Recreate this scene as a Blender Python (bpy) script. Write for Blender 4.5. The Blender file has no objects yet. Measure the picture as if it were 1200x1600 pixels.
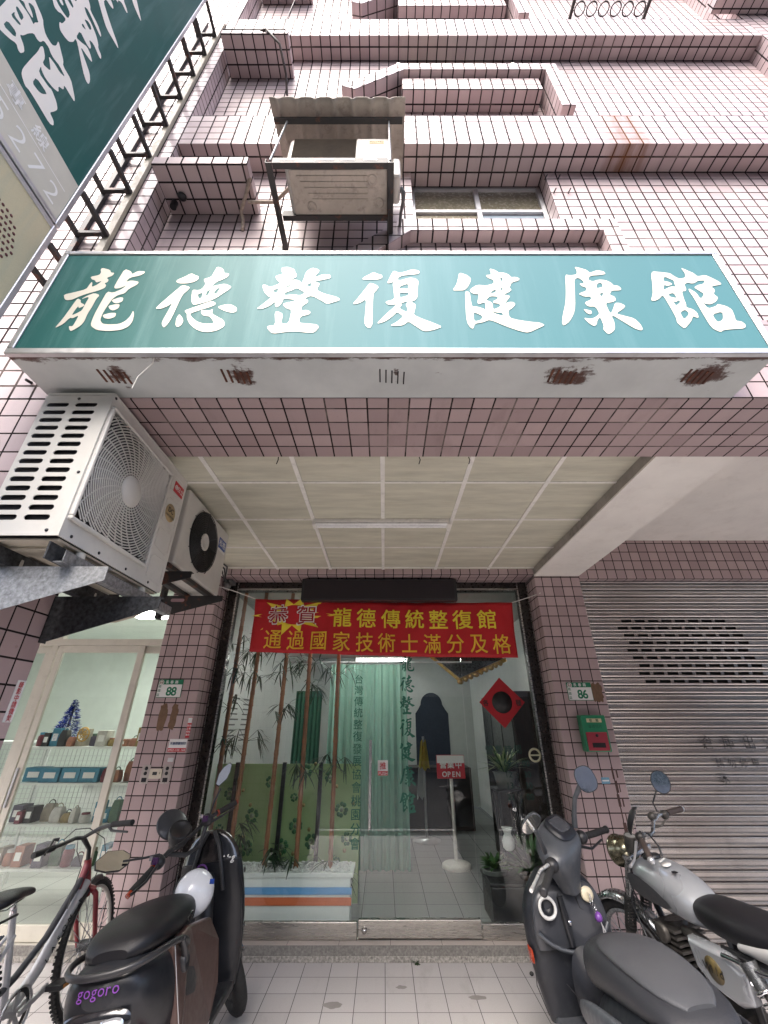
import bpy, math, random
from mathutils import Vector, Matrix
rad = math.radians
random.seed(7)
sc = bpy.context.scene
C = sc.collection

# ---------------------------------------------------------------- camera, sky, sun, exposure
cam = bpy.data.cameras.new('camera'); camo = bpy.data.objects.new('camera', cam); C.objects.link(camo)
cam.sensor_fit = 'VERTICAL'; cam.sensor_height = 32.0; cam.lens = 636 / 1600 * 32.0
cam.clip_start = 0.03; cam.clip_end = 3000
camo.location = (0, 0, 1.61); camo.rotation_euler = (rad(90 + 27.4), 0, 0)
sc.camera = camo
world = bpy.data.worlds.new('World'); sc.world = world; world.use_nodes = True
wn = world.node_tree; bg = wn.nodes['Background']
sky = wn.nodes.new('ShaderNodeTexSky'); sky.sky_type = 'NISHITA'; sky.sun_disc = False
SUN_EL, SUN_AZ = 52, 200
sky.sun_elevation = rad(SUN_EL); sky.sun_rotation = rad(SUN_AZ)
sky.air_density = 1.0; sky.dust_density = 5.0; sky.ozone_density = 1.2
wn.links.new(sky.outputs[0], bg.inputs[0]); bg.inputs[1].default_value = 0.15
sl = bpy.data.lights.new('sun', 'SUN'); sl.energy = 1.3; sl.angle = rad(40); sl.color = (1, .98, .96)
slo = bpy.data.objects.new('sun', sl); C.objects.link(slo)
slo.rotation_euler = (rad(90 - SUN_EL), 0, rad(180 - SUN_AZ))
sc.view_settings.view_transform = 'Standard'; sc.view_settings.look = 'None'
sc.view_settings.exposure = 2.0; sc.view_settings.gamma = 1
sc.cycles.max_bounces = 10; sc.cycles.transparent_max_bounces = 24
sc.cycles.caustics_reflective = False; sc.cycles.caustics_refractive = False
sc.cycles.sample_clamp_indirect = 6

# ---------------------------------------------------------------- materials
def nodes_of(name):
    m = bpy.data.materials.new(name); m.use_nodes = True
    return m, m.node_tree.nodes, m.node_tree.links, m.node_tree.nodes['Principled BSDF']
def coords(nt, lk, uv=False, scale=(1, 1, 1)):
    tc = nt.new('ShaderNodeTexCoord'); mp = nt.new('ShaderNodeMapping')
    mp.inputs['Scale'].default_value = scale
    lk.new(tc.outputs['UV' if uv else 'Object'], mp.inputs[0]); return mp.outputs[0]
def noise(nt, lk, co, s, d=4, r=.6):
    n = nt.new('ShaderNodeTexNoise'); n.inputs['Scale'].default_value = s
    n.inputs['Detail'].default_value = d; n.inputs['Roughness'].default_value = r
    lk.new(co, n.inputs['Vector']); return n.outputs['Fac']
def ramp(nt, lk, fac, stops):
    r = nt.new('ShaderNodeValToRGB'); e = r.color_ramp.elements
    while len(e) < len(stops): e.new(.5)
    for k, (p, c) in enumerate(stops):
        e[k].position = p; e[k].color = (*c, 1) if len(c) == 3 else c
    lk.new(fac, r.inputs[0]); return r.outputs[0]
def mix(nt, lk, f, a, b, mode='MIX'):
    x = nt.new('ShaderNodeMix'); x.data_type = 'RGBA'; x.blend_type = mode
    for sock, v in ((x.inputs[0], f), (x.inputs[6], a), (x.inputs[7], b)):
        if isinstance(v, (int, float)): sock.default_value = v
        elif isinstance(v, tuple): sock.default_value = (*v, 1)
        else: lk.new(v, sock)
    return x.outputs[2]
def bump(nt, lk, p, h, s, dist=.01):
    b = nt.new('ShaderNodeBump'); b.inputs['Strength'].default_value = s; b.inputs['Distance'].default_value = dist
    lk.new(h, b.inputs['Height']); lk.new(b.outputs[0], p.inputs['Normal'])
def g3(v): return (v, v, v)
MATS = {}
def pm(name, base, rough=.6, metal=0, var=.12, scale=6, bmp=0, dirt=0, dirtcol=(.06, .05, .04), coat=0, stretch=(1, 1, 1), spec=.5, fine=40):
    if name in MATS: return MATS[name]
    m, nt, lk, p = nodes_of(name); co = coords(nt, lk, scale=stretch)
    f = noise(nt, lk, co, scale)
    col = ramp(nt, lk, f, [(.3, tuple(c * (1 - var) for c in base)), (.7, tuple(min(1, c * (1 + var)) for c in base))])
    if dirt:
        f2 = noise(nt, lk, co, scale * 2.3, 6, .7)
        k = ramp(nt, lk, f2, [(.52, g3(0)), (.75, g3(dirt))])
        col = mix(nt, lk, k, col, dirtcol)
    lk.new(col, p.inputs['Base Color'])
    f3 = noise(nt, lk, co, fine, 3)
    rr = ramp(nt, lk, f3, [(.3, g3(max(0.02, rough - .08))), (.7, g3(min(1, rough + .08)))])
    lk.new(rr, p.inputs['Roughness'])
    p.inputs['Metallic'].default_value = metal; p.inputs['Coat Weight'].default_value = coat
    p.inputs['Coat Roughness'].default_value = .08; p.inputs['Specular IOR Level'].default_value = spec
    if bmp: bump(nt, lk, p, f3, bmp, .004)
    MATS[name] = m; return m
def emit(name, col, s):
    if name in MATS: return MATS[name]
    m, nt, lk, p = nodes_of(name)
    p.inputs['Base Color'].default_value = (*col, 1); p.inputs['Emission Color'].default_value = (*col, 1)
    p.inputs['Emission Strength'].default_value = s; MATS[name] = m; return m
def tile(name, c1, c2, grout, w=.1, h=.1, mortar=.0035, rough=.22, stain=.35, staincol=(.16, .11, .1), bloom=0, spk=.12, coat=0, wide=None):
    if name in MATS: return MATS[name]
    m, nt, lk, p = nodes_of(name); co = coords(nt, lk, uv=True)
    b = nt.new('ShaderNodeTexBrick'); b.offset = 0; b.squash = 1
    b.inputs['Scale'].default_value = 1; b.inputs['Brick Width'].default_value = w; b.inputs['Row Height'].default_value = h
    b.inputs['Mortar Size'].default_value = mortar; b.inputs['Mortar Smooth'].default_value = .25; b.inputs['Bias'].default_value = 0
    b.inputs['Color1'].default_value = (*c1, 1); b.inputs['Color2'].default_value = (*c2, 1); b.inputs['Mortar'].default_value = (*grout, 1)
    lk.new(co, b.inputs['Vector'])
    sp = noise(nt, lk, co, 160, 2)
    col = mix(nt, lk, ramp(nt, lk, sp, [(.35, g3(spk)), (.65, g3(0))]), b.outputs['Color'], tuple(c * .55 for c in c1))
    mp2 = nt.new('ShaderNodeMapping'); mp2.inputs['Scale'].default_value = (1, .35, 1); lk.new(co, mp2.inputs[0])
    f = noise(nt, lk, mp2.outputs[0], 5, 8, .7)
    k = ramp(nt, lk, f, [(.55, g3(0)), (.8, g3(stain))])
    col = mix(nt, lk, k, col, staincol)
    if bloom:   # pale lime streaks on the joints
        f5 = noise(nt, lk, co, 2.2, 5, .65)
        k5 = ramp(nt, lk, f5, [(.5, g3(0)), (.68, g3(bloom))])
        mm = nt.new('ShaderNodeMath'); mm.operation = 'MULTIPLY'; lk.new(b.outputs['Fac'], mm.inputs[0]); lk.new(k5, mm.inputs[1])
        col = mix(nt, lk, mm.outputs[0], col, (.3, .25, .23))
    lk.new(col, p.inputs['Base Color'])
    mr = nt.new('ShaderNodeMapRange'); lk.new(b.outputs['Fac'], mr.inputs[0])
    mr.inputs[3].default_value = rough; mr.inputs[4].default_value = .9
    ad = nt.new('ShaderNodeMath'); ad.operation = 'ADD'; lk.new(mr.outputs[0], ad.inputs[0])
    f7 = noise(nt, lk, co, 30, 3); rs = nt.new('ShaderNodeMath'); rs.operation = 'MULTIPLY'; lk.new(f7, rs.inputs[0]); rs.inputs[1].default_value = .18
    lk.new(rs.outputs[0], ad.inputs[1]); lk.new(ad.outputs[0], p.inputs['Roughness'])
    # joints sunk, tiles slightly wavy
    inv = nt.new('ShaderNodeMath'); inv.operation = 'SUBTRACT'; inv.inputs[0].default_value = 1; lk.new(b.outputs['Fac'], inv.inputs[1])
    wv = nt.new('ShaderNodeMath'); wv.operation = 'MULTIPLY_ADD'; lk.new(noise(nt, lk, co, 14, 2), wv.inputs[0]); wv.inputs[1].default_value = .25; lk.new(inv.outputs[0], wv.inputs[2])
    bump(nt, lk, p, wv.outputs[0], .5, .004)
    cw = nt.new('ShaderNodeMath'); cw.operation = 'MULTIPLY'; lk.new(inv.outputs[0], cw.inputs[0]); cw.inputs[1].default_value = coat; lk.new(cw.outputs[0], p.inputs['Coat Weight'])
    sw = nt.new('ShaderNodeMath'); sw.operation = 'MULTIPLY'; lk.new(inv.outputs[0], sw.inputs[0]); sw.inputs[1].default_value = .5; lk.new(sw.outputs[0], p.inputs['Specular IOR Level'])
    p.inputs['Coat Roughness'].default_value = .12
    MATS[name] = m; return m
def glass(name, tint=(.96, .985, .97), refl=1.0, rough=0.0):
    if name in MATS: return MATS[name]
    m = bpy.data.materials.new(name); m.use_nodes = True; nt = m.node_tree.nodes; lk = m.node_tree.links; nt.clear()
    o = nt.new('ShaderNodeOutputMaterial'); t = nt.new('ShaderNodeBsdfTransparent'); g = nt.new('ShaderNodeBsdfGlossy'); x = nt.new('ShaderNodeMixShader')
    t.inputs[0].default_value = (*tint, 1); g.inputs['Roughness'].default_value = rough
    fr = nt.new('ShaderNodeFresnel'); fr.inputs[0].default_value = 1.5
    mu = nt.new('ShaderNodeMath'); mu.operation = 'MULTIPLY'; mu.inputs[1].default_value = refl; lk.new(fr.outputs[0], mu.inputs[0])
    ge = nt.new('ShaderNodeNewGeometry'); iv = nt.new('ShaderNodeMath'); iv.operation = 'SUBTRACT'; iv.inputs[0].default_value = 1; lk.new(ge.outputs['Backfacing'], iv.inputs[1])
    m2 = nt.new('ShaderNodeMath'); m2.operation = 'MULTIPLY'; m2.use_clamp = True; lk.new(mu.outputs[0], m2.inputs[0]); lk.new(iv.outputs[0], m2.inputs[1]); mu = m2
    lk.new(mu.outputs[0], x.inputs[0]); lk.new(t.outputs[0], x.inputs[1]); lk.new(g.outputs[0], x.inputs[2]); lk.new(x.outputs[0], o.inputs[0])
    MATS[name] = m; return m
def rusty(name, base, rough=.45, amount=.5, metal=0, rust=(.09, .03, .015), scale=7, lo=.55, hi=.62):
    if name in MATS: return MATS[name]
    m, nt, lk, p = nodes_of(name); co = coords(nt, lk)
    f = noise(nt, lk, co, scale, 8, .7); g = noise(nt, lk, co, 45, 4)
    k = ramp(nt, lk, f, [(lo, g3(0)), (hi, g3(amount))])
    c = ramp(nt, lk, g, [(.3, tuple(v * .85 for v in base)), (.7, base)])
    lk.new(mix(nt, lk, k, c, ramp(nt, lk, g, [(.35, rust), (.7, tuple(v * 2.2 for v in rust))])), p.inputs['Base Color'])
    p.inputs['Roughness'].default_value = rough; p.inputs['Metallic'].default_value = metal
    bump(nt, lk, p, f, .25, .004); MATS[name] = m; return m

# ---------------------------------------------------------------- mesh helpers
LOC = {}
class MB:
    def __init__(s, M=None): s.v = []; s.f = []; s.M = M; s.sm = []
    def add(s, vs, fs, smooth=False):
        n = len(s.v)
        s.v += [(s.M @ Vector(p)) if s.M is not None else Vector(p) for p in vs]
        s.f += [tuple(i + n for i in f) for f in fs]; s.sm += [smooth] * len(fs); return s
    def box(s, x0, x1, y0, y1, z0, z1):
        return s.add([(x0,y0,z0),(x1,y0,z0),(x1,y1,z0),(x0,y1,z0),(x0,y0,z1),(x1,y0,z1),(x1,y1,z1),(x0,y1,z1)],
                     [(0,3,2,1),(4,5,6,7),(0,1,5,4),(1,2,6,5),(2,3,7,6),(3,0,4,7)])
    def loft(s, rings, cap=True, closed=True, smooth=True):
        n = len(rings[0]); vs = [p for r in rings for p in r]; fs = []
        for a in range(len(rings) - 1):
            for k in range(n if closed else n - 1):
                fs.append((a*n+k, a*n+(k+1) % n, (a+1)*n+(k+1) % n, (a+1)*n+k))
        s.add(vs, fs, smooth)
        if cap and closed: s.add(rings[0], [tuple(range(n))[::-1]], False); s.add(rings[-1], [tuple(range(n))], False)
        return s
    def tube(s, pts, r, n=10, cap=True):
        pts = [Vector(p) for p in pts]; R = r if isinstance(r, (list, tuple)) else [r] * len(pts); rings = []; u = None
        for i, p in enumerate(pts):
            d = (pts[min(i+1, len(pts)-1)] - pts[max(i-1, 0)]).normalized()
            if u is None: u = d.cross(Vector((0, 0, 1)) if abs(d.z) < .9 else Vector((1, 0, 0))).normalized()
            else: u = (u - d * u.dot(d)).normalized()
            w = d.cross(u)
            rings.append([p + (u * math.cos(2*math.pi*k/n) + w * math.sin(2*math.pi*k/n)) * R[i] for k in range(n)])
        return s.loft(rings, cap)
    def cyl(s, a, b, r, r2=None, n=18): return s.tube([a, b], [r, r if r2 is None else r2], n)
    def bar(s, a, b, w, h, up=(0, 0, 1)):
        a = Vector(a); b = Vector(b); d = (b - a).normalized(); u = d.cross(Vector(up)).normalized(); t = u.cross(d)
        rr = lambda p: [p + u*w/2 + t*h/2, p - u*w/2 + t*h/2, p - u*w/2 - t*h/2, p + u*w/2 - t*h/2]
        return s.loft([rr(a), rr(b)], smooth=False)
    def lathe(s, c, ax, prof, n=24, cap=False):   # prof: (radius, height along axis)
        c = Vector(c); ax = Vector(ax).normalized(); u = ax.orthogonal().normalized(); w = ax.cross(u)
        return s.loft([[c + ax*h + (u*math.cos(2*math.pi*k/n) + w*math.sin(2*math.pi*k/n)) * max(r, 1e-4) for k in range(n)] for r, h in prof], cap)
    def torus(s, c, ax, R, r, n=32, m=8, a0=0, a1=2*math.pi, sx=1):
        c = Vector(c); ax = Vector(ax).normalized(); u = ax.orthogonal().normalized()
        if abs(ax.z) < .9: u = Vector((0,0,1)); u = (u - ax*u.dot(ax)).normalized()
        w = ax.cross(u); full = abs(a1 - a0) > 6.28; rings = []
        for k in range(n if full else n + 1):
            t = a0 + (a1 - a0) * k / n; e = u*math.cos(t) + w*math.sin(t)
            rings.append([c + e*(R + r*math.cos(2*math.pi*j/m)) + ax*(r*sx*math.sin(2*math.pi*j/m)) for j in range(m)])
        if full: rings.append(rings[0])
        return s.loft(rings, not full)
    def ball(s, c, rx, ry=None, rz=None, n=16, m=10):
        ry = ry or rx; rz = rz or rx; c = Vector(c)
        return s.loft([[c + Vector((rx*math.sin(math.pi*a/m)*math.cos(2*math.pi*k/n), ry*math.sin(math.pi*a/m)*math.sin(2*math.pi*k/n), -rz*math.cos(math.pi*a/m))) for k in range(n)] for a in [.02] + list(range(1, m)) + [m-.02]])
    def prism(s, poly, o, U, V, N):   # closed 2D outline swept from o by vector N
        o = Vector(o); U = Vector(U); V = Vector(V); N = Vector(N); n = len(poly)
        a = [o + U*p + V*q for p, q in poly]; b = [p + N for p in a]
        return s.add(a + b, [tuple(range(n))[::-1], tuple(range(n, 2*n))] + [(k, (k+1) % n, (k+1) % n + n, k+n) for k in range(n)])
    def squash(s, k, x0=0):
        for p in s.v:
            if p.x < x0: p.x = x0 + (p.x - x0)*k
        return s
    def shift(s, d, dz=0):
        for p in s.v: p.x += d; p.z += dz
        return s
    def quad(s, a, b, c, d): return s.add([a, b, c, d], [(0, 1, 2, 3)])
    def build(s, name, m, parent=None, bevel=0, sub=0, local=False, uvo=(0, 0, 0), seg=2, auto=None):
        me = bpy.data.meshes.new(name)
        off = Vector((0, 0, 0))
        if parent is not None and not local: off = LOC.get(parent.name, off)
        vs = [tuple(p - off) for p in s.v]
        me.from_pydata(vs, [], s.f); me.update()
        uv = me.uv_layers.new(name='UVMap'); d = uv.data
        for p in me.polygons:
            nx, ny, nz = abs(p.normal.x), abs(p.normal.y), abs(p.normal.z)
            for li in p.loop_indices:
                q = s.v[me.loops[li].vertex_index]; x, y, z = q.x - uvo[0], q.y - uvo[1], q.z - uvo[2]
                d[li].uv = (x, y) if nz >= nx and nz >= ny else ((y, z) if nx >= ny else (x, z))
            p.use_smooth = s.sm[p.index]
        me.materials.append(m)
        o = bpy.data.objects.new(name, me); C.objects.link(o)
        if parent is not None: o.parent = parent; LOC[o.name] = off.copy()
        else: LOC[o.name] = Vector((0, 0, 0))
        if sub:
            x = o.modifiers.new('s', 'SUBSURF'); x.levels = sub; x.render_levels = sub
            for p in me.polygons: p.use_smooth = True
        if bevel:
            x = o.modifiers.new('b', 'BEVEL'); x.width = bevel; x.segments = seg; x.limit_method = 'ANGLE'; x.angle_limit = rad(35)
        return o
def tag(o, label, cat, group=None):
    o['label'] = label; o['category'] = cat
    if group: o['group'] = group
    return o
def thing(name, label, cat, loc=(0, 0, 0), group=None, rot=None):
    o = bpy.data.objects.new(name, None); C.objects.link(o); o.location = loc; o.empty_display_size = .1
    if rot: o.rotation_euler = rot
    LOC[o.name] = Vector(loc); return tag(o, label, cat, group)
def struct(o, kind='structure'): o['kind'] = kind; return o
def copy_thing(o, loc, label, rotz=None):
    c = o.copy(); C.objects.link(c); c.location = loc; c['label'] = label
    if rotz is not None: c.rotation_euler.z = rotz
    LOC[c.name] = Vector(loc)
    for ch in o.children:
        d = ch.copy(); C.objects.link(d); d.parent = c
        for g in ch.children:
            e = g.copy(); C.objects.link(e); e.parent = d
    return c

# ---------------------------------------------------------------- lettering
_TX = {}
def text2d(ch, bold=0):
    key = (ch, bold)
    if key not in _TX:
        cu = bpy.data.curves.new('t', 'FONT'); cu.body = ch; cu.size = 1; cu.resolution_u = 4; cu.offset = bold
        o = bpy.data.objects.new('t', cu); C.objects.link(o); dg = bpy.context.evaluated_depsgraph_get(); dg.update()
        me = o.evaluated_get(dg).to_mesh()
        vs = [(v.co.x, v.co.y) for v in me.vertices]; fs = [tuple(p.vertices) for p in me.polygons]
        o.evaluated_get(dg).to_mesh_clear(); bpy.data.objects.remove(o); bpy.data.curves.remove(cu)
        _TX[key] = (vs, fs)
    return _TX[key]
def outline2d(loops, smooth=1):
    cu = bpy.data.curves.new('t', 'CURVE'); cu.dimensions = '2D'; cu.fill_mode = 'BOTH'
    for lp in loops:
        for _ in range(smooth):
            q = []; n = len(lp)
            for k in range(n):
                a, b = lp[k], lp[(k+1) % n]
                q += [(a[0]*.8+b[0]*.2, a[1]*.8+b[1]*.2), (a[0]*.2+b[0]*.8, a[1]*.2+b[1]*.8)]
            lp = q
        sp = cu.splines.new('POLY'); sp.points.add(len(lp) - 1); sp.use_cyclic_u = True
        for p, (x, y) in zip(sp.points, lp): p.co = (x, y, 0, 1)
    o = bpy.data.objects.new('t', cu); C.objects.link(o); dg = bpy.context.evaluated_depsgraph_get(); dg.update()
    me = o.evaluated_get(dg).to_mesh()
    vs = [(v.co.x, v.co.y) for v in me.vertices]; fs = [tuple(p.vertices) for p in me.polygons]
    o.evaluated_get(dg).to_mesh_clear(); bpy.data.objects.remove(o); bpy.data.curves.remove(cu)
    return vs, fs
def put2d(mb, vf, o, U, V, sx, sy=None, shear=0):
    sy = sy or sx; o = Vector(o); U = Vector(U); V = Vector(V)
    vs, fs = vf; n = U.cross(V)
    P = [o + U*(x*sx + y*sy*shear) + V*(y*sy) for x, y in vs]
    mb.add(P, fs)
def write(mb, s, o, U, V, h, pitch=None, bold=0, wide=1.0, vertical=False, shear=0):
    """One line of lettering; every glyph is centred in its cell. o = centre of the first cell."""
    o = Vector(o); U = Vector(U); V = Vector(V); pitch = pitch or h * 1.05
    k = 0.0; N_ = U.cross(V).normalized()
    for ch in s:
        if ch != ' ':
            vs, fs = text2d(ch, 0 if bold > 0 else bold)
            x0 = min(v[0] for v in vs); x1 = max(v[0] for v in vs)
            cjk = ord(ch) > 0x2e00
            y0, y1 = (min(v[1] for v in vs), max(v[1] for v in vs))
            cy = (y0 + y1) / 2 if cjk else .36
            cx = (x0 + x1) / 2; sc_ = h / (.92 if cjk else .74)
            c = o + (V * (-k) if vertical else U * k)
            e = bold * .55 * sc_
            for q, (dx, dy) in enumerate(((0, 0), (e, e), (-e, e), (e, -e), (-e, -e), (e, 0), (-e, 0)) if bold > 0 else ((0, 0),)):
                put2d(mb, ([(x - cx, y - cy) for x, y in vs], fs), c + U*dx + V*dy + N_*(.00012*q), U, V, sc_ * wide, sc_, shear)
        k += pitch
X, Y, Z = Vector((1, 0, 0)), Vector((0, 1, 0)), Vector((0, 0, 1))
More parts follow.
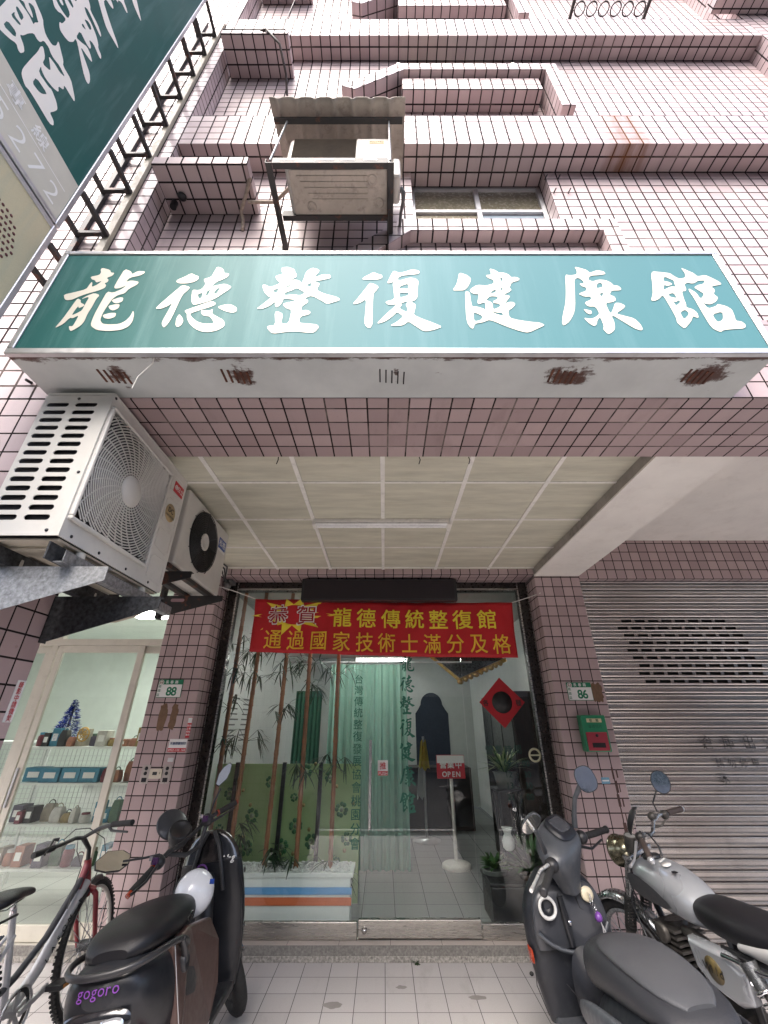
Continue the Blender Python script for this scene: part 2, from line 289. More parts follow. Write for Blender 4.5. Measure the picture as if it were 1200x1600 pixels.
GLYPH = {
 '龍': [[-1336,3525,-1294,3510,-1282,3488,-1266,3487,-1267,3466,-1291,3448,-1277,3436,-1276,3418,-1288,3408,-1275,3395,-1276,3374,-1302,3354,-1343,3334,-1375,3312,-1396,3291,-1420,3287,-1434,3301,-1446,3328,-1407,3343,-1357,3366,-1354,3400,-1350,3420,-1343,3408,-1338,3381,-1317,3400,-1304,3428,-1327,3413,-1340,3432,-1354,3436,-1369,3457,-1332,3470,-1329,3490,-1338,3510],[-1311,3339,-1282,3324,-1290,3295,-1290,3251,-1295,3193,-1292,3149,-1298,3121,-1327,3085,-1338,3095,-1349,3118,-1332,3116,-1330,3144,-1330,3188,-1349,3167,-1363,3172,-1377,3131,-1400,3108,-1403,3113,-1393,3156,-1385,3219,-1379,3273,-1374,3301,-1356,3290,-1352,3273,-1327,3257,-1331,3246,-1346,3234,-1353,3249,-1358,3225,-1361,3186,-1343,3201,-1327,3219,-1327,3262,-1325,3315,-1358,3294,-1338,3320],[-1226,3516,-1191,3499,-1180,3476,-1161,3500,-1126,3499,-1124,3484,-1140,3466,-1182,3451,-1192,3419,-1171,3430,-1133,3421,-1133,3400,-1164,3369,-1173,3337,-1202,3323,-1217,3298,-1220,3279,-1226,3241,-1230,3198,-1227,3156,-1210,3133,-1181,3128,-1137,3131,-1115,3151,-1104,3182,-1102,3219,-1092,3198,-1084,3151,-1091,3116,-1119,3093,-1174,3086,-1221,3093,-1252,3116,-1260,3136,-1264,3193,-1261,3273,-1257,3350,-1228,3340,-1196,3366,-1181,3395,-1206,3374,-1227,3370,-1236,3383,-1233,3439],[-1219,3290,-1187,3309,-1170,3306,-1167,3279,-1188,3266,-1206,3273],[-1222,3249,-1194,3261,-1173,3261,-1170,3235,-1188,3218,-1205,3225],[-1228,3189,-1197,3203,-1171,3203,-1168,3177,-1191,3163,-1214,3169]],
 '德': [[-903,3484,-883,3469,-864,3460,-861,3436,-879,3418,-910,3408,-943,3408,-961,3421,-957,3436,-929,3457],[-926,3397,-887,3381,-892,3360,-909,3329,-915,3268,-918,3209,-923,3156,-932,3121,-941,3108,-955,3131,-956,3156,-948,3214,-941,3273,-956,3249,-983,3230,-1006,3230,-1002,3249,-976,3301,-949,3354],[-895,3197,-875,3172,-866,3151,-868,3126,-881,3110,-893,3121,-900,3162],[-792,3535,-765,3521,-755,3505,-751,3486,-726,3481,-726,3460,-749,3436,-773,3421,-790,3386,-761,3396,-733,3406,-698,3386,-704,3366,-731,3334,-751,3306,-779,3284,-811,3268,-844,3255,-858,3276,-865,3306,-873,3363,-844,3357,-829,3371,-820,3404,-834,3430,-835,3442,-805,3455,-799,3493],[-843,3330,-820,3342,-819,3305,-831,3301],[-802,3356,-791,3364,-793,3326,-806,3318],[-763,3371,-747,3379,-757,3334,-772,3333],[-875,3220,-835,3243,-797,3268,-768,3283,-748,3270,-750,3254,-783,3235,-815,3219,-849,3198,-833,3172,-803,3144,-770,3132,-731,3135,-740,3156,-759,3181,-780,3183,-796,3193,-805,3222,-780,3220,-766,3218,-753,3230,-752,3198,-719,3174,-697,3159,-684,3136,-684,3116,-704,3093,-739,3080,-770,3082,-804,3100,-835,3131,-854,3167,-862,3201,-872,3209],[-738,3243,-703,3260,-674,3258,-648,3235,-647,3211,-665,3203,-699,3215]],
 '整': [[-484,3527,-456,3533,-424,3514,-417,3490,-407,3472,-410,3454,-434,3432,-408,3436,-384,3421,-382,3399,-372,3445,-367,3493,-341,3527,-310,3514,-304,3499,-327,3448,-288,3476,-251,3472,-247,3448,-275,3437,-325,3421,-360,3395,-335,3380,-334,3415,-310,3416,-295,3406,-308,3360,-268,3332,-212,3312,-195,3292,-211,3281,-252,3262,-271,3279,-326,3322,-359,3300,-340,3290,-339,3273,-365,3246,-364,3219,-338,3222,-322,3211,-325,3193,-365,3180,-366,3138,-323,3133,-288,3128,-277,3111,-295,3077,-325,3076,-366,3085,-420,3081,-471,3070,-495,3098,-500,3118,-465,3123,-479,3211,-459,3210,-441,3195,-442,3131,-409,3136,-406,3223,-426,3230,-445,3251,-449,3265,-410,3279,-390,3291,-416,3295,-450,3302,-455,3268,-473,3238,-484,3254,-484,3281,-510,3246,-539,3229,-562,3230,-546,3251,-505,3311,-522,3315,-544,3346,-557,3386,-555,3400,-544,3397,-520,3380,-477,3408,-497,3436,-507,3457,-501,3466,-474,3478,-486,3508],[-504,3360,-481,3374,-483,3346,-495,3337],[-449,3369,-444,3389,-422,3409,-436,3383],[-449,3341,-415,3360,-400,3377,-356,3341,-379,3320,-405,3329,-449,3322]],
 '復': [[-50,3493,-30,3479,-11,3472,-6,3454,-19,3439,-52,3435,-102,3436,-95,3454,-67,3475],[-66,3412,-44,3404,-24,3383,-33,3360,-48,3337,-50,3246,-49,3156,-50,3126,-61,3103,-77,3116,-85,3141,-82,3198,-79,3298,-103,3273,-124,3262,-139,3264,-122,3295,-91,3357],[45,3504,73,3486,105,3498,129,3512,162,3506,168,3490,157,3476,105,3470,75,3461,59,3436,78,3430,119,3451,145,3445,160,3427,154,3374,151,3312,140,3290,121,3278,142,3260,135,3219,129,3190,166,3164,213,3138,250,3114,218,3096,180,3085,163,3090,140,3113,106,3149,82,3123,55,3118,25,3121,55,3144,85,3180,58,3211,31,3172,0,3144,-33,3132,0,3182,39,3235,57,3262,35,3257,18,3257,4,3279,47,3294,44,3351,40,3409,48,3424,29,3410,15,3410,19,3427,32,3469],[71,3386,112,3408,110,3366,91,3373,69,3367],[70,3341,94,3339,112,3343,108,3320,70,3306],[71,3263,93,3278,107,3281,96,3257,104,3233,100,3208,67,3233,82,3260]],
 '健': [[353,3489,387,3472,404,3446,400,3421,385,3384,365,3358,338,3357,311,3357,333,3399,345,3449],[369,3355,389,3344,388,3296,389,3244,411,3245,433,3235,448,3223,450,3267,445,3273,420,3260,416,3275,430,3332,409,3331,396,3341,389,3362,427,3398,470,3392,507,3408,506,3434,484,3449,475,3469,503,3474,498,3521,524,3509,540,3487,565,3488,585,3472,592,3453,612,3456,630,3446,624,3429,589,3415,574,3377,581,3359,561,3341,537,3327,570,3320,549,3284,537,3264,559,3277,578,3275,584,3260,569,3238,544,3215,545,3170,583,3156,629,3145,672,3140,691,3124,659,3105,612,3076,582,3084,522,3116,458,3160,430,3143,389,3133,381,3101,371,3105,359,3134,357,3176,362,3267],[540,3448,551,3448,547,3427,540,3423],[536,3377,541,3382,542,3363,530,3357],[482,3337,491,3353,509,3363,508,3347,494,3338],[456,3289,477,3317,511,3314,510,3296,488,3284,486,3270,514,3264,515,3246,480,3223,483,3267,472,3281],[476,3216,489,3206,518,3204,519,3182,492,3195,478,3206],[391,3208,410,3198,430,3180,419,3156,389,3147]],
 '康': [[848,3475,871,3467,903,3475,909,3505,904,3535,935,3521,957,3508,965,3487,1006,3507,1034,3498,1039,3481,1026,3473,960,3464,946,3434,965,3422,994,3436,1027,3432,1048,3412,1054,3393,1075,3392,1083,3369,1074,3357,1035,3357,1018,3326,1037,3315,1039,3290,1020,3276,984,3269,989,3195,1007,3225,1028,3270,1050,3270,1070,3251,1054,3230,1012,3198,1051,3182,1085,3167,1100,3133,1103,3100,1092,3090,1067,3103,1000,3185,990,3180,993,3146,984,3100,969,3081,949,3067,939,3081,933,3100,941,3116,940,3177,921,3154,914,3131,900,3116,883,3133,865,3172,897,3163,921,3177,942,3198,936,3245,902,3246,892,3272,930,3295,929,3315,903,3312,877,3333,922,3356,924,3379,907,3387,899,3406,918,3408,924,3421,905,3451,883,3439,868,3357,845,3241,827,3193,800,3146,769,3120,765,3136,779,3188,809,3273,830,3369],[974,3386,982,3406,995,3415,1004,3406,1001,3383,987,3377,972,3373],[976,3336,995,3341,983,3318,976,3316],[877,3229,897,3223,911,3217,909,3201,899,3192,888,3201]],
 '館': [[1263,3498,1296,3493,1342,3485,1355,3459,1374,3441,1403,3452,1412,3483,1406,3528,1430,3505,1453,3485,1461,3459,1503,3471,1531,3442,1548,3422,1554,3403,1538,3396,1498,3386,1508,3360,1489,3332,1502,3308,1482,3280,1451,3260,1431,3262,1421,3275,1428,3232,1471,3249,1482,3263,1515,3249,1531,3225,1527,3189,1519,3152,1542,3148,1552,3125,1538,3103,1488,3099,1443,3093,1427,3080,1403,3099,1395,3130,1392,3231,1391,3308,1386,3353,1391,3373,1414,3343,1419,3296,1448,3331,1430,3360,1417,3379,1443,3397,1466,3402,1488,3429,1454,3429,1430,3409,1413,3407,1403,3415,1381,3402,1379,3366,1370,3353,1353,3351,1345,3305,1342,3262,1335,3240,1359,3228,1371,3207,1367,3174,1358,3170,1345,3183,1325,3148,1280,3100,1269,3122,1261,3142,1268,3171,1264,3255,1259,3327,1232,3296,1208,3283,1193,3288,1215,3331,1233,3396,1249,3469],[1297,3442,1309,3459,1335,3435,1342,3432,1336,3399,1339,3384,1314,3386,1278,3363,1273,3363,1287,3399,1300,3388,1328,3402,1317,3419,1294,3425],[1285,3331,1312,3340,1315,3302,1286,3312],[1291,3291,1298,3274,1320,3290,1320,3274,1292,3249],[1296,3207,1326,3225,1335,3198,1298,3159],[1432,3194,1483,3211,1472,3171,1460,3154,1435,3143]],
}
GF = {}
for _c, _lps in GLYPH.items():
    _L = [[(lp[i] / 1000, lp[i+1] / 1000) for i in range(0, len(lp), 2)] for lp in _lps]
    _vs, _fs = outline2d(_L)
    _xs = [v[0] for v in _vs]; _ys = [v[1] for v in _vs]
    GF[_c] = dict(vs=_vs, fs=_fs, cx=(min(_xs)+max(_xs))/2, cy=(min(_ys)+max(_ys))/2, h=max(_ys)-min(_ys), w=max(_xs)-min(_xs))
def brush(mb, ch, o, U, V, h, w=None):
    g = GF[ch]; s = h / g['h']; sx = (w / g['w']) if w else s
    put2d(mb, ([(x - g['cx'], y - g['cy']) for x, y in g['vs']], g['fs']), o, U, V, sx, s)
# ---------------------------------------------------------------- palette
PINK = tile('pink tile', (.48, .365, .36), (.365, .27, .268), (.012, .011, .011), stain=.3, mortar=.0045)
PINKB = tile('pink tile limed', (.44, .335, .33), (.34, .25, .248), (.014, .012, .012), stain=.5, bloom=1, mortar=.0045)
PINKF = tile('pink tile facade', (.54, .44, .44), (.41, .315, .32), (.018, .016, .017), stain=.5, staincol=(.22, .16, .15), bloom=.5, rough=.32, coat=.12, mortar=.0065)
FLOOR = tile('arcade floor tile', (.50, .475, .475), (.455, .43, .43), (.10, .095, .095), w=.2, h=.2, mortar=.0025, rough=.5, stain=.4, staincol=(.20, .18, .17), spk=.22)
INFLOOR = tile('shop floor tile', (.30, .31, .31), (.27, .28, .28), (.10, .10, .10), w=.3, h=.3, mortar=.003, rough=.25, stain=.15)
PLASTER = pm('cream plaster', (.74, .71, .66), .8, var=.06, scale=3, bmp=.2, dirt=.3, dirtcol=(.48, .43, .37))
PLASTD = pm('dirty plaster', (.30, .275, .25), .85, var=.2, scale=6, bmp=.3, dirt=.5)
CEILP = pm('ceiling board', (.52, .505, .405), .75, var=.15, scale=2.2, dirt=.5, dirtcol=(.40, .36, .26), bmp=.25, stretch=(1, 6, 1), fine=60)
GRIDM = pm('white strip', (.76, .74, .69), .5, var=.08, dirt=.3)
WHITEP = pm('white paint', (.72, .74, .72), .55, var=.04)
PALEG = pm('pale green paint', (.68, .73, .68), .6, var=.04)
DARKM = pm('dark metal', (.022, .021, .024), .35, metal=.6, var=.25)
BRONZE = pm('dark bronze frame', (.055, .05, .046), .3, metal=.75, var=.3)
BLACKP = pm('black plastic', (.016, .016, .018), .42, var=.2)
STEEL = pm('stainless steel', (.42, .40, .37), .28, metal=.95, var=.15, scale=3, stretch=(.4, 1, 8), fine=20)
ALU = pm('aluminium', (.55, .55, .56), .4, metal=.75, var=.12, scale=5, dirt=.35, dirtcol=(.22, .21, .2))
GALV = pm('galvanised steel', (.30, .31, .32), .5, metal=.7, var=.4, scale=60, dirt=.4, dirtcol=(.1, .1, .1))
GALVD = pm('dark weathered steel', (.055, .058, .062), .6, metal=.5, var=.6, scale=55, dirt=.4)
RUSTB = rusty('rusted black steel', (.03, .028, .027), .6, .8, scale=9)
GRANITE = pm('granite', (.20, .19, .175), .6, var=.35, scale=70, bmp=.2, dirt=.3)
GRANR = pm('rough granite', (.30, .285, .26), .9, var=.5, scale=60, bmp=.8, dirt=.4)
GLASS = glass('shop glass', refl=2.2)
GLASSN = glass('door glass', (.95, .97, .95), refl=2.0)
RUBBER = pm('rubber', (.014, .014, .014), .75, var=.2, bmp=.2)
CHROME = pm('chrome', (.72, .72, .73), .1, metal=1, var=.05)

# ---------------------------------------------------------------- ground
g = MB().box(-900, 900, -1500, 900, -.3, -.13).build('ground', pm('asphalt', (.05, .05, .052), .85, var=.3, scale=3, bmp=.4)); struct(g)
fl = MB().box(-9, 9, .6, 4.305, -.13, 0).build('arcade_floor', FLOOR, uvo=(.008, 4.305, 0), bevel=0); struct(fl)
ln = MB().box(-60, 60, -.55, -.43, -.13, -.126).build('road_line', pm('road paint', (.62, .62, .6), .8, var=.15, scale=12)); struct(ln)
st = MB().box(-1.707, 1.564, 4.318, 4.60, 0, .092).build('door_step', tile('step tile', (.52, .46, .42), (.48, .43, .39), (.16, .14, .13), w=.4, h=.4, mortar=.002, rough=.45, stain=.3), uvo=(.05, 4.1, 0)); struct(st)
s2 = MB().box(-7, 7, 4.306, 4.318, 0, .0905).build('step_riser', GRANITE); struct(s2)
s3 = MB().box(-7, 7, 4.297, 4.306, 0, .036).build('step_foot', GRANR, bevel=.004); struct(s3)

# ---------------------------------------------------------------- apartment building
B = thing('apartment_building', 'pink tiled apartment block over the arcade with the shop beneath', 'building', (0, 2.6, 0))
W, F0 = 1.62, 1.44
def holes_wall(name, x0, x1, y0, y1, z0, z1, holes, m, uvo):
    mb = MB(); zs = sorted({z0, z1, *[h[2] for h in holes], *[h[3] for h in holes]})
    for a, b in zip(zs, zs[1:]):
        hs = sorted([h for h in holes if h[2] <= a and h[3] >= b]); cx = x0
        for h in hs: mb.box(cx, h[0], y0, y1, a, b); cx = h[1]
        mb.box(cx, x1, y0, y1, a, b)
    return mb.build(name, m, B, uvo=uvo)
WIN = [(.21, 1.262, 4.60, 5.47), (.21, 1.262, 6.95, 7.79), (.21, 1.262, 9.3, 10.1)]
holes_wall('wall', -1.552, 3.84, W, 1.90, 3.5, 14, WIN, PINKF, (-1.55, W, .07))
def rust_tile():
    m = PINKF.copy(); m.name = 'pink tile rust run'; nt = m.node_tree.nodes; lk = m.node_tree.links; p = nt['Principled BSDF']
    src = p.inputs['Base Color'].links[0].from_socket
    tc = nt.new('ShaderNodeTexCoord'); sp = nt.new('ShaderNodeSeparateXYZ'); lk.new(tc.outputs['UV'], sp.inputs[0])
    mp = nt.new('ShaderNodeMapping'); mp.inputs['Scale'].default_value = (14, 2.2, 1); lk.new(tc.outputs['UV'], mp.inputs[0])
    n = noise(nt, lk, mp.outputs[0], 1, 4)
    a = nt.new('ShaderNodeMath'); a.operation = 'SUBTRACT'; lk.new(sp.outputs[0], a.inputs[0]); a.inputs[1].default_value = 3.42
    b = nt.new('ShaderNodeMath'); b.operation = 'ABSOLUTE'; lk.new(a.outputs[0], b.inputs[0])
    c = nt.new('ShaderNodeMapRange'); lk.new(b.outputs[0], c.inputs[0]); c.inputs[1].default_value = .1; c.inputs[2].default_value = .24; c.inputs[3].default_value = 1; c.inputs[4].default_value = 0
    d = nt.new('ShaderNodeMath'); d.operation = 'MULTIPLY'; lk.new(c.outputs[0], d.inputs[0]); lk.new(n, d.inputs[1])
    lk.new(mix(nt, lk, ramp(nt, lk, d.outputs[0], [(.22, g3(0)), (.6, g3(.85))]), src, (.17, .075, .035)), p.inputs['Base Color'])
    return m
RTILE = rust_tile()
for k, (z0, z1) in enumerate([(5.47, 5.957), (7.80, 8.30), (10.13, 10.63), (12.46, 12.96)]):
    MB().box(-1.553, 3.842, F0, W, z0, z1).build('floor_band', RTILE if k == 0 else PINKF, B, uvo=(-1.55, W - .2, z1 - .012), bevel=.004, seg=1)
MB().box(-1.553, 6, F0, 1.907, 2.95, 3.5).build('front_beam', PINKB, B, uvo=(.02, 1.907, .057), bevel=.004, seg=1)
MB().box(-4.5, -1.553, F0, 1.907, 2.95, 14).build('pilaster', PINKF, B, uvo=(-1.55, F0, .03), bevel=.004, seg=1)
MB().box(3.842, 6, F0, 1.907, 3.5, 14).build('pilaster', PINKF, B, uvo=(3.84, F0, .03), bevel=.004, seg=1)
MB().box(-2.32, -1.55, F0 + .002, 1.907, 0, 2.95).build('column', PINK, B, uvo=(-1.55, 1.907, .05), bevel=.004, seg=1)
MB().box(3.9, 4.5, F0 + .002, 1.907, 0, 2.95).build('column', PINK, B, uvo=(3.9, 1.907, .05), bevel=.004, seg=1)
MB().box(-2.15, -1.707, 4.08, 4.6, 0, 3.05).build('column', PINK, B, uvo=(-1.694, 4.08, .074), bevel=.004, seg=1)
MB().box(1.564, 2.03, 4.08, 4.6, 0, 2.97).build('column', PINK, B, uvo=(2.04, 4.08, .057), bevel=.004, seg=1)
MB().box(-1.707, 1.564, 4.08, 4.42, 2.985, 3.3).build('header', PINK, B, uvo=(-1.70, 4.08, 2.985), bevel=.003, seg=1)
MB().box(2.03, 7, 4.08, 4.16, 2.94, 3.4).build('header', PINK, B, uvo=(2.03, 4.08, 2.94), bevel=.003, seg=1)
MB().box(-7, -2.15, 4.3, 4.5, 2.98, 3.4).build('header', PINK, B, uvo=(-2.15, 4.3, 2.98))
MB().box(1.564, 2.03, 1.907, 4.08, 2.97, 3.4).build('cross_beam', PLASTER, B)
MB().box(1.5625, 1.566, 1.91, 4.075, 2.982, 3.05).build('beam_edge', PLASTD, B)
MB().box(-2.15, -1.64, 1.907, 4.08, 2.97, 3.4).build('cross_beam', PLASTER, B)
MB().box(-1.64, 1.5625, 1.907, 4.08, 3.05, 3.08).build('ceiling', CEILP, B)
gm = MB()
for x in (-1.115, -.562, -.009, .541, 1.096): gm.box(x - .014, x + .014, 1.907, 4.08, 3.043, 3.0495)
for y in (2.34, 2.905, 3.485, 4.035): gm.box(-1.64, 1.562, y - .010, y + .010, 3.0445, 3.0498)
gm.build('ceiling_grid', GRIDM, B)
MB().box(2.03, 7, 1.907, 4.08, 3.375, 3.4).build('ceiling', PLASTER, B)
MB().box(-7, -2.15, 1.907, 4.3, 3.05, 3.1).build('ceiling', PLASTER, B)
MB().box(-7, 7, 1.9, 12, 3.4, 3.5).build('floor_slab', PLASTD, B)
MB().box(-4.5, 6, 1.907, 4, 13.9, 14).build('roof_slab', PLASTD, B)
MB().box(-4.5, 6, 1.95, 2.0, 3.5, 13.9).build('back_wall', PLASTD, B)
# hoods of pink tile over the bathroom vents
for z in (4.86, 7.32, 9.68):
    c = MB().box(-1.53, -.90, 1.315, W, z, z + .092).build('tile_hood', PINKF, B, uvo=(-1.53, 1.32, z - .004), bevel=.006)
# raised tile frames below each window
for k, dz in enumerate((0, 2.33, 4.66)):
    y0 = 1.535 if k == 0 else 1.42
    m = MB(); zt, zb = 4.65 + dz, 4.512 + dz
    m.prism([(.126, zt), (1.574, zt), (1.574, zb - .75), (1.46, zb - .75), (1.46, zb), (.18, zb), (-.25, zb - .43), (-.37, zb - .36)], (0, y0, 0), X, Z, (0, W - y0, 0))
    m.build('window_surround', PINKF, B, uvo=(.126, y0, zt), bevel=.004, seg=1)
    if k: MB().box(.16, 1.4, 1.465, W, 6.555 + dz - 2.33, 6.79 + dz - 2.33).build('window_apron', PINKF, B, uvo=(.16, 1.465, 6.555), bevel=.004, seg=1)
CURT = pm('khaki blind behind glass', (.21, .19, .13), .25, var=.12, scale=12, coat=.6)
WIRED = pm('wired glass', (.30, .37, .42), .15, var=.12, scale=8, coat=.8)
for x0, x1, z0, z1 in WIN:
    wf = MB(); yy = 1.72; zm = z0 + (z1 - z0) * .60; xm = (x0 + x1) / 2
    for a, b, c, d in ((x0, x0 + .035, z0, z1), (x1 - .035, x1, z0, z1), (x0 + .035, x1 - .035, z0, z0 + .03), (x0 + .035, x1 - .035, z1 - .03, z1), (x0 + .035, x1 - .035, zm - .02, zm + .02), (xm - .02, xm + .02, z0 + .03, zm - .02), (xm - .02, xm + .02, zm + .02, z1 - .03)):
        wf.box(a, b, yy, yy + .05, c, d)
    w_ = wf.build('window', ALU, B, bevel=.003, seg=1)
    MB().box(x0 + .035, xm - .02, yy + .02, yy + .026, z0 + .03, zm - .02).build('pane', CURT, w_)
    MB().box(x0 + .035, xm - .02, yy + .022, yy + .028, zm + .02, z1 - .03).build('pane', CURT, w_)
    MB().box(xm + .02, x1 - .035, yy + .02, yy + .026, z0 + .03, zm - .02).build('pane', WIRED, w_)
    MB().box(xm + .02, x1 - .035, yy + .022, yy + .028, zm + .02, z1 - .03).build('pane', CURT, w_)
# white rail in front of the second-floor window, iron guard on the third floor
r = MB().box(.13, 1.22, 1.47, 1.485, 7.12, 7.14)
for k in range(12): r.box(.15 + k * .095, .165 + k * .095, 1.475, 1.49, 6.98, 7.12)
r.box(.12, .15, 1.46, 1.5, 6.975, 7.15).box(1.2, 1.23, 1.46, 1.5, 6.975, 7.15)
tag(r.build('window_rail', pm('cream enamel', (.7, .66, .55), .5)), 'cream slatted rail above the upper raised tile frame', 'railing')
gt = thing('window_guard', 'black iron window guard with scroll bars at the top edge', 'window guard', (2.85, 1.5, 8.75))
gm = MB(); gm.box(2.1, 2.97, 1.30, 1.33, 8.72, 8.75).box(2.1, 2.97, 1.59, 1.62, 8.72, 8.75).box(2.1, 2.13, 1.33, 1.59, 8.72, 8.75).box(2.94, 2.97, 1.33, 1.59, 8.72, 8.75)
gm.build('frame', RUSTB, gt)
gm = MB()
for k in range(6): gm.torus((2.2 + k * .135, 1.46, 8.735), (0, 0, 1), .055, .007, 20, 5)
for k in range(9): gm.cyl((2.12 + k * .1, 1.3, 8.74), (2.12 + k * .1, 1.3, 9.5), .007, n=6)
gm.box(2.1, 2.97, 1.295, 1.31, 9.5, 9.52); gm.build('scroll', RUSTB, gt)
MB().box(3.55, 4.6, 1.2, 1.439, 8.45, 8.62).build('tile_hood', PINKF, B, uvo=(3.55, 1.2, 8.45), bevel=.006)
# interior shells
MB().box(-1.80, -1.74, 4.6, 10, .1, 3.0).build('interior_wall', WHITEP, B)
MB().box(1.95, 2.01, 4.6, 10, .1, 3.0).build('interior_wall', WHITEP, B)
MB().box(-1.80, 2.01, 10, 10.05, .1, 3.0).build('interior_wall', pm('grey paint', (.45, .47, .45), .6, var=.05), B)
MB().box(-1.80, 2.01, 4.6, 10, 2.95, 3.0).build('interior_ceiling', pm('shop ceiling', (.42, .43, .42), .7, var=.05), B)
MB().box(-7, -2.2, 8.0, 8.05, 0, 3.4).build('interior_wall', PALEG, B)
MB().box(-7, -6.95, 4.5, 8.0, 0, 3.4).build('interior_wall', PALEG, B)
MB().box(-2.2, -2.155, 4.6, 8.0, 0, 3.4).build('interior_wall', PALEG, B)
MB().box(-7, -2.2, 4.5, 8.0, 2.92, 2.97).build('interior_ceiling', PALEG, B)
f1 = MB().box(-1.74, 1.95, 4.6, 10, .02, .094).build('shop_floor', INFLOOR, uvo=(.1, 4.5, 0)); struct(f1)
f2 = MB().box(-6.95, -2.2, 4.5, 8, .02, .06).build('neighbour_floor', tile('pale floor tile', (.5, .5, .47), (.46, .46, .43), (.2, .2, .19), w=.4, h=.4, rough=.3, stain=.2)); struct(f2)

# ---------------------------------------------------------------- the far side of the street (seen only in the glass and the mirrors)
OB = thing('street_building', 'row of grey and cream buildings across the street, mirrored in the glass', 'building', (0, -16, -.13))
random.seed(3)
for k in range(8):
    xa = -36 + 9*k; hh = random.choice((9, 11, 12.5, 10)); cc = random.choice(((.30, .28, .26), (.36, .33, .30), (.22, .22, .23), (.34, .28, .25)))
    w_ = MB().box(xa, xa + 8.98, -24, -14, -.13, hh).build('wall', pm('street wall %d' % (k % 4), cc, .8, var=.1, scale=1), OB)
    m = MB()
    for fl_ in range(3):
        for q in range(3): m.box(xa + 1 + 2.6*q, xa + 2.6 + 2.6*q, -13.995, -13.97, 4.0 + 3*fl_, 5.5 + 3*fl_ if 5.5 + 3*fl_ < hh else hh - .2)
    m.box(xa + .6, xa + 8.2, -13.995, -13.97, 0, 2.8); m.build('window', pm('street window', (.04, .045, .05), .2), w_)
# ---------------------------------------------------------------- glass shopfront
S = thing('glass_shopfront', 'frameless glass shopfront with steel kick rails between the two tiled pillars', 'shopfront', (0, 4.41, .092))
f = MB()
f.box(-1.707, -1.60, 4.33, 4.36, .092, 2.985).box(-1.66, -1.60, 4.361, 4.45, .092, 2.985)
f.box(1.46, 1.564, 4.33, 4.36, .092, 2.985).box(1.46, 1.52, 4.361, 4.45, .092, 2.985)
f.box(-1.60, 1.46, 4.335, 4.45, 2.90, 2.985); f.build('frame', BRONZE, S, bevel=.006)
f = MB()
for x in (-1.60, 1.445): f.box(x, x + .014, 4.325, 4.329, .092, 2.98)
for x in (-1.695, 1.55): f.box(x, x + .008, 4.322, 4.329, .092, 2.98)
f.box(-1.6, 1.46, 4.329, 4.334, 2.895, 2.915).build('trim', STEEL, S)
MB().box(-1.60, 1.46, 4.40, 4.41, 2.482, 2.90).build('transom_pane', GLASS, S)
MB().box(-1.60, -.215, 4.40, 4.41, .20, 2.478).build('fixed_pane', GLASS, S)
MB().box(.785, 1.46, 4.40, 4.41, .19, 2.478).build('fixed_pane', GLASS, S)
MB().box(-1.60, -.215, 4.385, 4.425, .092, .20).build('kick_rail', STEEL, S, bevel=.004)
MB().box(.785, 1.46, 4.385, 4.425, .092, .19).build('kick_rail', STEEL, S, bevel=.004)
d = MB().box(-.205, .775, 4.40, 4.41, .215, 2.474).build('glass_door', GLASS, S)
MB().box(-.205, .775, 4.38, 4.43, .105, .215).build('door_rail', STEEL, d, bevel=.004)
MB().cyl((-.125, 4.345, .80), (-.125, 4.345, 1.47), .0135, n=14).cyl((-.125, 4.399, .88), (-.125, 4.345, .88), .008, n=10).cyl((-.125, 4.399, 1.39), (-.125, 4.345, 1.39), .008, n=10).build('door_handle', pm('polished steel', (.55, .54, .52), .22, metal=.9, var=.03, fine=4), d)
MB().lathe((-.155, 4.38, .155), (0, -1, 0), [(.022, 0), (.022, .012), (.012, .014), (.012, .02), (.0, .02)], 16).build('lock', CHROME, d)
MB().torus((1.40, 4.39, 1.345), (0, 1, 0), .05, .009, 28, 6).build('pull_ring', pm('cream plastic', (.55, .53, .36), .4), S)
MB().box(1.355, 1.445, 4.385, 4.392, 1.339, 1.351).build('ring_bar', MATS['cream plastic'], S)

# display board and red banner under the header
DB = thing('display_board', 'long unlit black message board hanging under the tiled header', 'display board', (-.05, 4.18, 2.98))
MB().box(-.862, .762, 4.15, 4.25, 2.735, 2.965).build('housing', BLACKP, DB, bevel=.006)
MB().box(-.835, .735, 4.1475, 4.1495, 2.755, 2.945).build('screen', pm('led mesh', (.012, .007, .010), .5, var=.5, scale=220, bmp=.3, fine=240), DB)
for x in (-.45, .37): MB().box(x - .012, x + .012, 4.19, 4.21, 2.965, 2.985).build('hanger', DARKM, DB)
RED = pm('red cloth', (.46, .008, .013), .6, var=.10, scale=3, bmp=.1, fine=90)
YEL = pm('yellow print', (.80, .48, .035), .55, var=.12, scale=9)
YEL2 = pm('lemon print', (.80, .62, .04), .55, var=.05)
DRED = pm('crimson print', (.33, .012, .02), .55, var=.05)
WPR = pm('white print', (.8, .8, .76), .55, var=.03)
BN = thing('banner', 'red cloth banner with two rows of yellow lettering across the glass', 'banner', (0, 4.28, 2.2))
def sag(x, v):   # cloth surface depth and drop
    return 4.283 + .016*math.sin(3.1*x + .6) + .010*math.sin(9*x + 4*v) + .006*math.sin(21*x - 3*v) + .010*math.exp(-((x + 1.2 + .5*v)/.06)**2) + .010*math.exp(-((x - 1.15 - .4*v)/.05)**2) - .009*math.exp(-((x - .2 + .5*v)/.05)**2)
bx0, bx1 = -1.366, 1.345
def bxy(u, v):
    x = bx0 + (bx1 - bx0) * u + (v - .5) * -.02 * (1 if u > .5 else -1)
    zt = 2.787 - .045 * u - .012 * math.sin(math.pi * u); zb = 2.245 - .058 * u - .008 * math.sin(math.pi * u)
    return x, zt + (zb - zt) * v
m = MB(); NU, NV = 80, 14; vs = []
